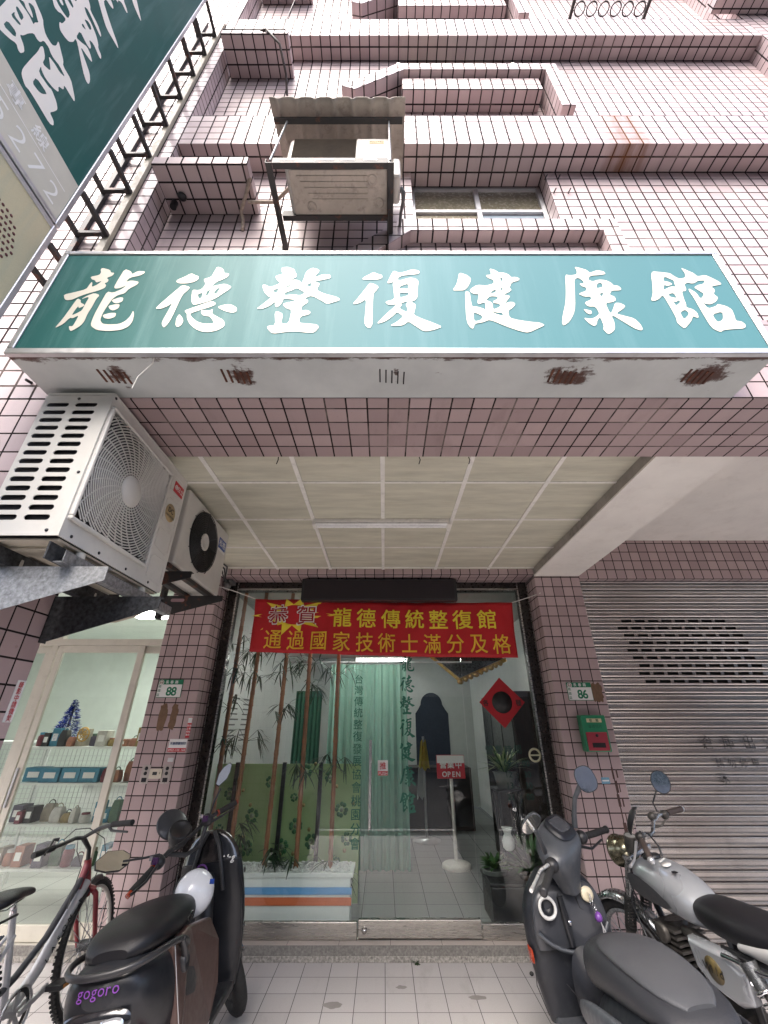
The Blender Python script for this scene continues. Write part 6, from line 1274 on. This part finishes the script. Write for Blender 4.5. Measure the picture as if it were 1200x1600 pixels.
for a, b in (((-.10, -.085, .275), (.055, -.10, .315)), ((-.10, .075, .275), (-.255, .09, .235))): MB().bar(a, b, .024, .014, (0, 1, 0)).build('crank_arm', ALU, BK_, local=True)
for a, b, z in ((.055, -.165, .315), (-.255, .15, .235)):
    o = MB().box(a - .045, a + .045, b - .045, b + .045, z - .012, z + .012).build('pedal', BLACKP, BK_, local=True, bevel=.004); MB().box(a - .03, a + .03, b - .0475, b - .0452, z - .008, z + .008).build('reflector', pm('amber reflector', (.35, .15, .03), .3), o, local=True)
m = MB()
for k in range(5): m.tube([(-.42 + .01*k, .05 - .025*k, .66), (-.40, .055 - .02*k, .60 - .02*k), (-.30, .06 - .02*k, .56 + .01*k), (-.24, .03 - .01*k, .62)], .006, 6)
m.build('lock_cable', pm('blue grey cable', (.04, .05, .075), .5), BK_, local=True)
m = MB().tube([(-.48, .05, .34), (-.46, .16, .02)], .008, 8).tube([(-.46, .16, .02), (-.42, .17, .008)], .009, 8); m.build('kickstand', ALU, BK_, local=True)
m = MB()
for s_ in (-1, 1): m.tube([(-.23, s_*.05, .70), (-.40, s_*.07, .705), (-.72, s_*.07, .705), (-.52, s_*.07, .35)], .006, 6)
for k in range(4): m.tube([(-.38 - .1*k, -.07, .705), (-.38 - .1*k, .07, .705)], .005, 6)
m.build('rear_rack', BLACKP, BK_, local=True)

# ---- grey scooter (right)
GREYP = pm('grey scooter plastic', (.046, .051, .060), .45, var=.12, coat=.1, dirt=.12, dirtcol=(.2, .19, .18), bmp=.06)
DGREY = pm('dark scooter plastic', (.011, .0125, .017), .42, var=.3, spec=.4, dirt=.15, dirtcol=(.1, .1, .1), bmp=.08)
SEATG = pm('grey seat vinyl', (.042, .044, .050), .5, var=.10, bmp=.4, fine=420); SEATS = pm('dark seat vinyl', (.016, .017, .021), .42, var=.1, bmp=.4, fine=420)
E2, wi = vehicle('scooter', 'matt grey scooter with keys hanging in its ignition before the right pillar', 'scooter', (1.10, 2.80, 0), 6, 1)
m = MB().loft([rx(-.98, .70, .05, .03), rx(-.93, .69, .12, .07), rx(-.78, .64, .165, .13), rx(-.55, .57, .185, .18), rx(-.35, .50, .185, .20), rx(-.18, .44, .17, .18), rx(-.12, .40, .13, .13)]); m.shift(-.10).build('body', DGREY, E2, sub=1, local=True)
m = MB().loft([rx(-.86, .775, .06, .02), rx(-.82, .785, .12, .04), rx(-.68, .785, .155, .06), rx(-.48, .765, .165, .08), rx(-.30, .735, .165, .095), rx(-.16, .70, .14, .10), rx(-.05, .655, .10, .085), rx(.0, .62, .06, .05)]); s0 = m.shift(-.08, -.035).build('seat', SEATS, E2, sub=1, local=True)
m = MB().loft([rx(-.80, .822, .05, .012), rx(-.74, .832, .105, .018), rx(-.58, .834, .128, .022), rx(-.40, .823, .130, .024), rx(-.27, .803, .11, .024), rx(-.19, .782, .06, .018)]); m.shift(-.08, -.035).build('seat_top', SEATG, s0, sub=1, local=True)
for s_ in (-1, 1):
    m = MB().loft([rx(-1.02, .70, .02, .03, yc=s_*.09), rx(-.9, .685, .03, .05, yc=s_*.145), rx(-.6, .655, .028, .055, yc=s_*.185), rx(-.3, .60, .026, .055, yc=s_*.195), rx(-.12, .55, .015, .03, yc=s_*.17)]); m.shift(-.08, -.035).build('side_cover', GREYP, E2, sub=1, local=True)
m = MB().tube([(-.70, .165, .74), (-.92, .14, .77), (-1.0, .05, .775), (-1.0, -.05, .775), (-.92, -.14, .77), (-.70, -.165, .74)], .014, 8); m.shift(-.08, -.035).build('grab_rail', DGREY, E2, local=True, sub=1)
MB().loft([rx(-.985, .63, .10, .035, 3), rx(-1.0, .63, .09, .03, 3)]).build('tail_light', RLENS, E2, local=True)
# floor and centre tunnel
MB().box(-.30, .30, -.185, .185, .255, .285).build('floorboard', GREYP, E2, local=True, bevel=.014)
m = MB()
for s_ in (-1, 1):
    for k in range(3): m.bar((-.05 + .06*k, s_*.10, .287), (-.02 + .06*k, s_*.165, .287), .008, .006)
m.build('floor_tread', DGREY, E2, local=True)
m = MB().loft([rx(-.16, .40, .11, .15, 2.4), rx(.0, .36, .085, .11, 2.4), rx(.14, .36, .08, .11, 2.4), rx(.24, .42, .09, .16, 2.4)]); m.shift(-.10).build('tunnel', DGREY, E2, sub=1, local=True)
MB().bar((-.07, -.012, .495), (.12, -.012, .485), .03, .012).build('tunnel_lid', GREYP, E2, local=True, bevel=.003)
# leg shield with its pockets
m = MB().loft([rzz(.26, .30, .06, .20, 3), rzz(.40, .31, .07, .235, 3), rzz(.56, .32, .085, .245, 3), rzz(.70, .33, .09, .235, 3), rzz(.79, .335, .08, .18, 2.6), rzz(.85, .34, .06, .11, 2.4)]); m.build('leg_shield', DGREY, E2, sub=1, local=True)
m = MB().loft([rzz(.545, .248, .028, .205, 3), rzz(.60, .24, .032, .215, 3), rzz(.72, .236, .034, .205, 3), rzz(.785, .246, .03, .165, 3), rzz(.80, .26, .02, .12, 3)]); m.build('inner_panel', SATG, E2, sub=1, local=True)
m = MB().tube([(.21, .195, .625), (.195, .15, .575), (.185, .05, .535), (.185, -.05, .535), (.195, -.15, .575), (.21, -.195, .625)], .010, 8); m.build('pocket_edge', GREYP, E2, local=True, sub=1)
pk = MB().lathe((.193, .125, .725), (-1, 0, .25), [(.0, -.02), (.034, -.015), (.037, .0), (.040, .004)], 28).build('fuel_cap', DGREY, E2, local=True)
MB().torus((.184, .125, .727), (-1, 0, .25), .0425, .0085, 30, 8).build('cap_ring', pm('pale ring', (.58, .58, .56), .4), pk, local=True)
m = MB().tube([(.205, .04, .76), (.195, .035, .66), (.19, .03, .56)], [.016, .02, .014], 10); m.build('centre_rib', SATB, E2, local=True)
ig = MB().lathe((.198, -.115, .755), (-1, 0, .3), [(.032, -.01), (.034, .004), (.026, .008), (0, .008)], 24).build('ignition_lock', pm('cream lock', (.50, .45, .33), .4), E2, local=True)
m = MB().box(.160, .192, -.119, -.113, .745, .765).torus((.165, -.116, .73), (0, 1, .3), .016, .0018, 16, 5).torus((.165, -.13, .702), (.6, 1, 0), .018, .0018, 16, 5); m.build('key', CHROME, ig, local=True)
m = MB().lathe((.161, -.135, .645), (.2, 0, 1), [(0, 0), (.016, .006), (.02, .02), (.014, .038), (0, .046)], 12); m.build('key_fob', pm('purple fob', (.13, .04, .24), .4), ig, local=True)
m = MB().tube([(.163, -.135, .685), (.160, -.142, .63), (.158, -.138, .58)], .003, 5).tube([(.165, -.125, .69), (.156, -.15, .61), (.156, -.155, .56)], .003, 5); m.build('key_strap', ALU, ig, local=True)
MB().lathe((.185, .025, .655), (-1, 0, .1), [(.014, 0), (.012, .008), (0, .009)], 14).build('hook', CHROME, E2, local=True)
s3_ = MB().box(.176, .180, -.025, .018, .475, .53).build('label', VWH, E2, local=True); MB().box(.1745, .1758, -.025, .018, .518, .53).build('colour_bar', VRED, s3_, local=True)
MB().loft([rx(.26, .52, .005, .03, yc=.238), rx(.29, .52, .006, .035, yc=.245), rx(.315, .52, .004, .03, yc=.243)]).build('reflector', ORNG, E2, local=True)
m = MB().loft([rx(.36, .66, .20, .16), rx(.48, .60, .17, .17), rx(.56, .56, .11, .12), rx(.60, .54, .05, .05)]); m.build('front_fairing', GREYP, E2, sub=1, local=True)
m = MB()
for s_ in (-1, 1): m.tube([(.232, s_*.19, .60), (.215, s_*.13, .665), (.206, s_*.06, .70), (.204, s_*.045, .775)], .0022, 5).tube([(.24, s_*.235, .52), (.28, s_*.242, .40), (.25, s_*.215, .30)], .0022, 5).tube([(-.16, s_*.14, .47), (0, s_*.105, .44), (.16, s_*.118, .44)], .002, 5)
m.build('panel_seam', BLACKP, E2, local=True)
SM = steerM((.40, 0, .9), (-.42, 0, .91), 30)
wheel(E2, (.625, .0, .215), .215, .048, 5, SM, GALVD, .05); fender(E2, (.625, 0, .215), .245, .07, 20, 165, DGREY, SM)
m = MB(SM)
for s_ in (-1, 1): m.tube([(.40, s_*.07, .62), (.54, s_*.07, .38), (.625, s_*.07, .215)], .018, 8)
m.build('fork', GALVD, E2, local=True)
wheel(E2, (-.60, 0, .215), .215, .05, 5, None, GALVD, .06)
MB().loft([rx(-.78, .30, .03, .05, yc=-.13), rx(-.55, .30, .05, .07, yc=-.14), rx(-.3, .28, .04, .05, yc=-.13)]).build('engine_case', GALVD, E2, sub=1, local=True)
# handlebar cowl in its turned position
c0 = (1.015,3.017,0.946)
m = MB(wi)
def cowl(px): return px
top_, mid_, low_ = Vector((1.05,3.039,1.044)), Vector((1.008,2.996,0.951)), Vector((1.049,2.996,0.776))
bd_ = (Vector((1.406,3.231,1.008)) - Vector((0.813,2.696,0.902))).normalized(); fw = bd_.cross(Vector((0, 0, 1))).normalized() * -1; upv = fw.cross(bd_) * 1
if fw.y < 0: fw = -fw
def ell(c, a, b, n=20, e=2.6, t=0):
    r = []
    for k in range(n):
        q = 2*math.pi*k/n; cc, ss = sup(math.cos(q), math.sin(q), e); r.append(c + bd_*(cc*a) + fw*(ss*b) + Vector((0, 0, 1))*(t*ss*b))
    return r
m.loft([ell(top_ + Vector((0, 0, .012)), .08, .055, t=.5), ell(top_, .122, .09, t=.5, e=3), ell((top_ + mid_)/2, .150, .10, t=.4, e=3.2), ell(mid_, .152, .095, t=.3, e=3.2), ell(mid_*.6 + low_*.4, .112, .075, t=.15, e=3), ell(mid_*.3 + low_*.7, .075, .06, e=3), ell(low_, .05, .045, e=3)])
m.build('handlebar_cowl', GREYP, E2, sub=1, local=True)
m = MB(wi).loft([ell(top_ + Vector((0, -.01, .012)), .098, .072, t=.55, e=3.2), ell(top_ + Vector((0, -.012, .026)), .088, .062, t=.55, e=3.2), ell(top_ + Vector((0, -.012, .028)), .068, .048, t=.55, e=3.2)]); ds = m.build('dashboard', DGREY, E2, local=True, bevel=.003)
MB(wi).loft([ell(top_ + Vector((0, -.014, .0285)), .064, .044, t=.55, e=4), ell(top_ + Vector((0, -.014, .0315)), .060, .040, t=.55, e=4)]).build('screen', pm('dash glass', (.05, .055, .065), .08, coat=1), ds, local=True)
gl, gr_ = [(0.925,2.889,0.913), (0.86,2.782,0.887), (0.789,2.654,0.867)], [(1.209,3.135,0.988), (1.331,3.21,0.993), (1.428,3.264,1.002)]
for g in (gl, gr_):
    o = MB(wi).tube(g, [.017, .0185, .0175], 14).build('grip', RUBBER, E2, local=True); MB(wi).lathe(g[2], Vector(g[2]) - Vector(g[1]), [(.021, -.004), (.021, .004), (.012, .008), (0, .008)], 16).build('grip_end', BLACKP, o, local=True)
    c = Vector(g[0]); MB(wi).ball(c, .038, .04, .036, 14, 10).build('switch_box', BLACKP, E2, local=True)
MB(wi).tube([(0.89,2.846,0.924), (0.819,2.761,0.923), (0.764,2.675,0.905), (0.711,2.589,0.89)], [.010, .008, .007, .009], 10).build('brake_lever', pm('silver lever', (.62, .62, .6), .3, metal=.6), E2, local=True)
MB(wi).tube([(1.184,3.124,0.947), (1.293,3.21,0.916), (1.382,3.253,0.952)], [.009, .007, .006], 8).build('brake_lever', BLACKP, E2, local=True)
mp_ = [(.5*math.copysign(abs(math.cos(a))**.8, math.cos(a)), .5*math.copysign(abs(math.sin(a))**.8, math.sin(a))) for a in [2*math.pi*k/28 for k in range(28)]]
mirror(E2, wi, (1.239,2.975,1.305), (-.25, -.95, .10), (-.35, 0, 1), .115, .135, GREYP, mp_, [(1.153,3.06,1.053), (1.156,3.039,1.125), (1.166,3.017,1.199), (1.208,3.007,1.265)], [.017, .014, .013, .016])
mirror(E2, wi, (0.817,2.803,1.114), (-.10, -.72, -.55), (.45, 0, 1), .075, .14, GREYP, mp_, [(0.915,2.932,0.954), (0.89,2.889,0.997), (0.863,2.846,1.046), (0.841,2.825,1.084)], [.015, .013, .012, .014])

# ---- silver motorcycle (far right)
SILT = pm('silver tank paint', (.40, .42, .45), .30, metal=.5, var=.03, coat=.3, scale=2, fine=3); FEND = pm('dull chrome', (.30, .31, .32), .25, metal=.9, var=.2, dirt=.2, dirtcol=(.12, .11, .10)); OILY = pm('oily engine metal', (.075, .07, .065), .5, metal=.6, var=.5, scale=18, dirt=.5)
OLIVE = pm('olive chrome', (.20, .185, .13), .22, metal=.85, var=.2)
E3, wi = vehicle('motorcycle', 'old silver motorcycle with a black seat parked against the roller shutter', 'motorcycle', (1.80, 3.05, 0), 7, 9)
SM = steerM((.34, 0, .84), (-.40, 0, .92), 16)
wheel(E3, (.62, 0, .29), .29, .036, 36, SM, GALV, .05); wheel(E3, (-.62, 0, .29), .29, .040, 36, None, GALV, .065)
fender(E3, (.62, 0, .29), .325, .055, 20, 195, FEND, SM); fender(E3, (-.62, 0, .29), .335, .065, 20, 200, FEND)
m = MB(SM)
for s_ in (-1, 1): m.tube([(.335, s_*.085, .88), (.455, s_*.085, .63)], .021, 12)
m.build('fork', FEND, E3, local=True)
for s_ in (-1, 1):
    m = MB(SM)
    for k in range(11): t_ = k/10; p = Vector((.445, s_*.085, .65)).lerp(Vector((.53, s_*.085, .475)), t_); d = Vector((.085, 0, -.175)).normalized(); m.lathe(p, d, [(.026, -.008), (.034, 0), (.026, .008)], 14)
    m.build('fork_bellows', RUBBER, E3, local=True)
m = MB(SM)
for s_ in (-1, 1): m.tube([(.53, s_*.085, .475), (.62, s_*.085, .29)], [.030, .027], 12).box(.60, .64, s_*.085 - .02, s_*.085 + .02, .26, .30)
m.build('fork_leg', OILY, E3, local=True)
m = MB(SM).box(.30, .36, -.11, .11, .865, .89).box(.35, .41, -.11, .11, .735, .765); m.build('fork_clamp', FEND, E3, local=True, bevel=.006)
hl = MB(wi).lathe((1.593,3.44,0.86), (-.30, .92, -.22), [(.0, -.085), (.04, -.082), (.068, -.06), (.08, -.02), (.083, .03), (.088, .035), (.088, .05), (.082, .055), (0, .05)], 32).build('headlamp', OLIVE, E3, local=True)
MB(wi).lathe((1.593,3.44,0.86), (-.30, .92, -.22), [(.079, .056), (.05, .066), (0, .07)], 28).build('lens', LENS, hl, local=True)
ga = MB(wi).lathe((1.605,3.34,0.915), (-.05, -.28, .95), [(0, -.05), (.03, -.05), (.036, -.03), (.036, .045), (.033, .05), (.03, .046)], 24).build('gauge', OILY, E3, local=True)
MB(wi).lathe((1.605,3.34,0.915), (-.05, -.28, .95), [(.03, .046), (0, .047)], 24).build('gauge_face', pm('gauge face', (.40, .40, .38), .2, coat=1), ga, local=True)
m = MB(wi).tube([(1.574,3.08,0.897), (1.608,3.18,0.948), (1.625,3.24,0.974), (1.674,3.28,0.979), (1.723,3.32,0.958), (1.776,3.36,0.971), (1.819,3.4,1.022), (1.875,3.43,1.049), (1.958,3.46,1.058), (2.12,3.54,1.067)], .0115, 10); m.build('handlebar', FEND, E3, local=True)
for a, b in (((1.605,3.19,0.958), (1.571,3.07,0.893)), ((1.958,3.46,1.058), (2.105,3.53,1.069))):
    o = MB(wi).tube([a, b], .0175, 14).build('grip', pm('brown rubber', (.05, .035, .030), .6, var=.2), E3, local=True); MB(wi).lathe(b, Vector(b) - Vector(a), [(.020, -.002), (.020, .006), (.012, .02), (0, .02)], 14).build('grip_end', ALU, o, local=True)
for c in ((1.618,3.23,0.97), (1.932,3.45,1.049), (1.828,3.42,1.043)): MB(wi).ball(c, .028, .028, .028, 12, 8).build('switch_box', OILY, E3, local=True)
MB(wi).tube([(1.582,3.22,0.946), (1.536,3.16,0.915), (1.487,3.1,0.886), (1.433,3.05,0.869)], [.009, .008, .007, .008], 8).build('lever', ALU, E3, local=True)
MB(wi).tube([(1.927,3.44,1.026), (1.889,3.44,0.99), (1.816,3.44,0.976)], .006, 8).build('lever', OILY, E3, local=True)
mirror(E3, wi, (1.947,3.42,1.241), (-.42, -.88, .12), (-.1, 0, 1), .115, .135, BLACKP, None, [(1.883,3.44,1.068), (1.868,3.44,1.119), (1.896,3.43,1.172), (1.934,3.43,1.224)], .005)
mirror(E3, wi, (1.597,3.22,1.056), (.74, -.55, -.42), (-.45, .2, .8), .10, .17, BLACKP, None, [(1.62,3.23,0.976), (1.628,3.23,1.002)], .006)
m = MB().loft([rx(.36, .745, .045, .05), rx(.33, .765, .085, .085), rx(.24, .775, .125, .105), rx(.10, .77, .14, .112), rx(-.04, .75, .125, .10), rx(-.14, .725, .095, .075), rx(-.19, .71, .05, .04)]); tk = m.build('tank', SILT, E3, sub=1, local=True)
for s_ in (-1, 1):
    a = [(.30, .80), (.22, .815), (.08, .79), (-.02, .745), (-.03, .725), (.06, .705), (.20, .70), (.30, .73)]
    vs, fs = outline2d([a], 2); m = MB(); m.add([(x, s_*(.146*max(0.05, 1 - abs((x - .10)/.50)**2.4)**.5*max(.05, 1 - abs((z - .77)/.118)**2.5)**.4), z) for x, z in vs], fs); m.build('knee_pad', SATG, tk, local=True)
MB().lathe((.20, 0, .872), (.15, 0, 1), [(.05, 0), (.052, .012), (.04, .022), (0, .024)], 24).build('filler_cap', BLACKP, tk, local=True)
MB().lathe((.06, .02, .878), (-.05, .15, 1), [(.026, 0), (.026, .002), (0, .0025)], 20).build('round_label', VWH, tk, local=True)
MB().bar((.10, .03, .881), (.13, -.03, .882), .012, .003).build('label', VWH, tk, local=True)
m = MB().box(-.03, -.005, .03, .05, .862, .868); m.build('emblem', DARKM, tk, local=True)
m = MB().loft([rx(-.10, .735, .06, .03), rx(-.13, .74, .105, .06), rx(-.25, .735, .125, .075), rx(-.42, .74, .13, .07), rx(-.60, .76, .13, .06), rx(-.76, .785, .11, .045), rx(-.80, .79, .06, .02)]); s0 = m.build('seat', VINYL, E3, sub=1, local=True)
m = MB().loft([rx(-.40, .70, .133, .03), rx(-.52, .715, .138, .055), rx(-.66, .745, .138, .06), rx(-.80, .775, .115, .05), rx(-.83, .78, .06, .03)]); m.build('seat_side', pm('grey seat side', (.33, .33, .33), .6, var=.08), s0, sub=1, local=True)
m = MB().tube([(.33, 0, .78), (.10, 0, .66), (-.30, 0, .66), (-.85, .0, .70)], .02, 8).tube([(.33, 0, .70), (.24, 0, .45), (.18, 0, .25), (-.15, 0, .20), (-.22, 0, .30), (-.24, 0, .64)], .018, 8)
for s_ in (-1, 1): m.tube([(-.20, s_*.09, .28), (-.62, s_*.10, .29)], .016, 8).tube([(-.25, s_*.09, .64), (-.85, s_*.10, .70)], .012, 8)
m.build('frame', BLACKP, E3, local=True)
m = MB().loft([rx(.22, .30, .07, .09, 4), rx(.10, .27, .11, .11, 4), rx(-.10, .27, .12, .12, 4), rx(-.20, .28, .08, .09, 4)]); en = m.build('engine', OILY, E3, local=True, bevel=.006)
m = MB()
for k in range(9): t_ = k/8; p = Vector((.12, 0, .37)).lerp(Vector((.17, 0, .58)), t_); m.box(p.x - .085, p.x + .085, -.095, .095, p.z - .006, p.z + .006)
m.tube([(.12, 0, .36), (.17, 0, .60)], .06, 12); m.build('cylinder_fins', OILY, en, local=True)
MB().lathe((.17, .095, .56), (0, 1, 0), [(.045, 0), (.045, .02), (.035, .028), (0, .03)], 20).build('head_cover', OILY, en, local=True)
MB().lathe((-.02, .11, .27), (0, 1, 0), [(.10, 0), (.10, .02), (.08, .035), (0, .04)], 28).build('clutch_cover', ALU, en, local=True)
m = MB().tube([(.05, .05, .60), (-.02, .05, .60), (-.08, .04, .58)], [.022, .03, .03], 10); m.build('carburettor', OILY, en, local=True)
for s_ in (-1, 1):
    a = [(-.06, .63), (-.30, .645), (-.39, .60), (-.375, .49), (-.30, .455), (-.14, .47), (-.07, .52)]
    f_ = lambda k, y0: [Vector((-.22 + (p + .22)*k, s_*y0, .55 + (q - .55)*k)) for p, q in a]
    m = MB().loft([f_(1, .09), f_(1, .125), f_(.88, .142), f_(.80, .146)]); sc_ = m.build('side_cover', SILT, E3, local=True, bevel=.006)
    if s_ == 1:
        m = MB().lathe((-.21, .1465, .555), (0, 1, 0), [(.05, 0), (.05, .0015), (0, .0016)], 24); e_ = m.build('emblem', pm('gold black emblem', (.10, .075, .03), .35, var=.4, scale=40), sc_, local=True)
        m = MB(); write(m, 'Wild', (-.17, .1485, .555), (-1, 0, 0), (0, 0, 1), .035, pitch=.027, bold=.03, shear=.2); m.build('lettering', INK, e_, local=True)
for s_ in (-1, 1):
    m = MB().tube([(-.46, s_*.15, .66), (-.62, s_*.15, .30)], .014, 10); sh = m.build('shock_absorber', OILY, E3, local=True)
    m = MB(); a, b = Vector((-.475, s_*.15, .62)), Vector((-.595, s_*.15, .36)); d = (b - a).normalized(); u = Vector((0, 1, 0)); w_ = d.cross(u); pts = [a.lerp(b, k/108) + (u*math.cos(k*2*math.pi/12) + w_*math.sin(k*2*math.pi/12))*.034 for k in range(109)]
    m.tube(pts, .0075, 6); m.build('spring', CHROME, sh, local=True)
    MB().tube([(-.45, s_*.15, .675), (-.485, s_*.15, .60)], .037, 14).build('spring_cup', FEND, sh, local=True)
MB().tube([(-.30, .145, .64), (-.52, .16, .665), (-.80, .15, .70)], .011, 8).build('grab_rail', CHROME, E3, local=True)
m = MB().tube([(.20, -.06, .50), (.33, -.09, .42), (.30, -.12, .22), (.0, -.14, .18), (-.3, -.15, .2)], .02, 10).tube([(-.3, -.15, .2), (-.85, -.16, .28)], .036, 12); m.build('exhaust', CHROME, E3, local=True)
m = MB().tube([(.34, .05, .80), (.36, .09, .70), (.28, .10, .55), (.22, .06, .45)], .006, 6).tube([(.36, .04, .78), (.40, .10, .62), (.32, .11, .45), (.1, .12, .33)], .006, 6).tube([(.31, 0, .92), (.25, -.06, .98), (.17, -.05, .93), (.14, -.03, .85)], .006, 6)
m.build('cable', BLACKP, E3, local=True)
MB().tube([(-.05, .16, .20), (-.15, .28, .02)], .011, 8).build('kickstand', BLACKP, E3, local=True)
MB().tube([(.02, .12, .21), (.02, .27, .21)], .013, 8).build('foot_peg', RUBBER, E3, local=True)
MB().loft([rx(-.86, .70, .05, .04), rx(-.90, .70, .05, .04)]).build('tail_light', RLENS, E3, local=True)
for s_ in (-1, 1): MB().ball((-.82, s_*.18, .66), .03, .03, .03, 12, 8).build('turn_signal', ORNG, E3, local=True)

# ---------------------------------------------------------------- small things on the paving
def weed(x, y, lab):
    m = MB(); random.seed(int(x*100))
    for k in range(9): a = random.uniform(0, 6.28); leafblade(m, (x, y, .004), (math.cos(a), math.sin(a) - .3, random.uniform(.1, .8)), random.uniform(.02, .05), .006)
    tag(m.build('weed', pm('weed green', (.03, .06, .02), .6, var=.3)), lab, 'weed')
weed(.24, 4.285, 'tiny weed growing at the foot of the shop step')
m = MB().ball((1.06, 4.12, .012), .016, .013, .012, 10, 7); tag(m.build('pebble', pm('dark pebble', (.03, .03, .03), .7)), 'small dark pebble on the paving left of the grey scooter', 'pebble')
pts = [(.05*(1 + .4*random.random())*math.cos(a*math.pi/9), .02*(1 + .5*random.random())*math.sin(a*math.pi/9)) for a in range(18)]
vs, fs = outline2d([pts]); m = MB(); m.add([(.62 + a, 3.86 + b, .0008) for a, b in vs], fs); tag(m.build('stain', pm('floor stain', (.24, .22, .21), .6)), 'faint grey stain on the paving in front of the door', 'stain')

for k, (a, b, r_) in enumerate(((-.33, 3.78, .03), (.12, 3.98, .018))):
    pts = [(r_*1.6*(1 + .5*random.random())*math.cos(t*math.pi/9), r_*(1 + .5*random.random())*math.sin(t*math.pi/9)) for t in range(18)]
    vs, fs = outline2d([pts]); m = MB(); m.add([(a + p, b + q, .0008) for p, q in vs], fs); tag(m.build('stain', MATS['floor stain']), ('faint grey stain on the paving right of the black scooter', 'smallest grey stain on the paving below the glass door')[k], 'stain')
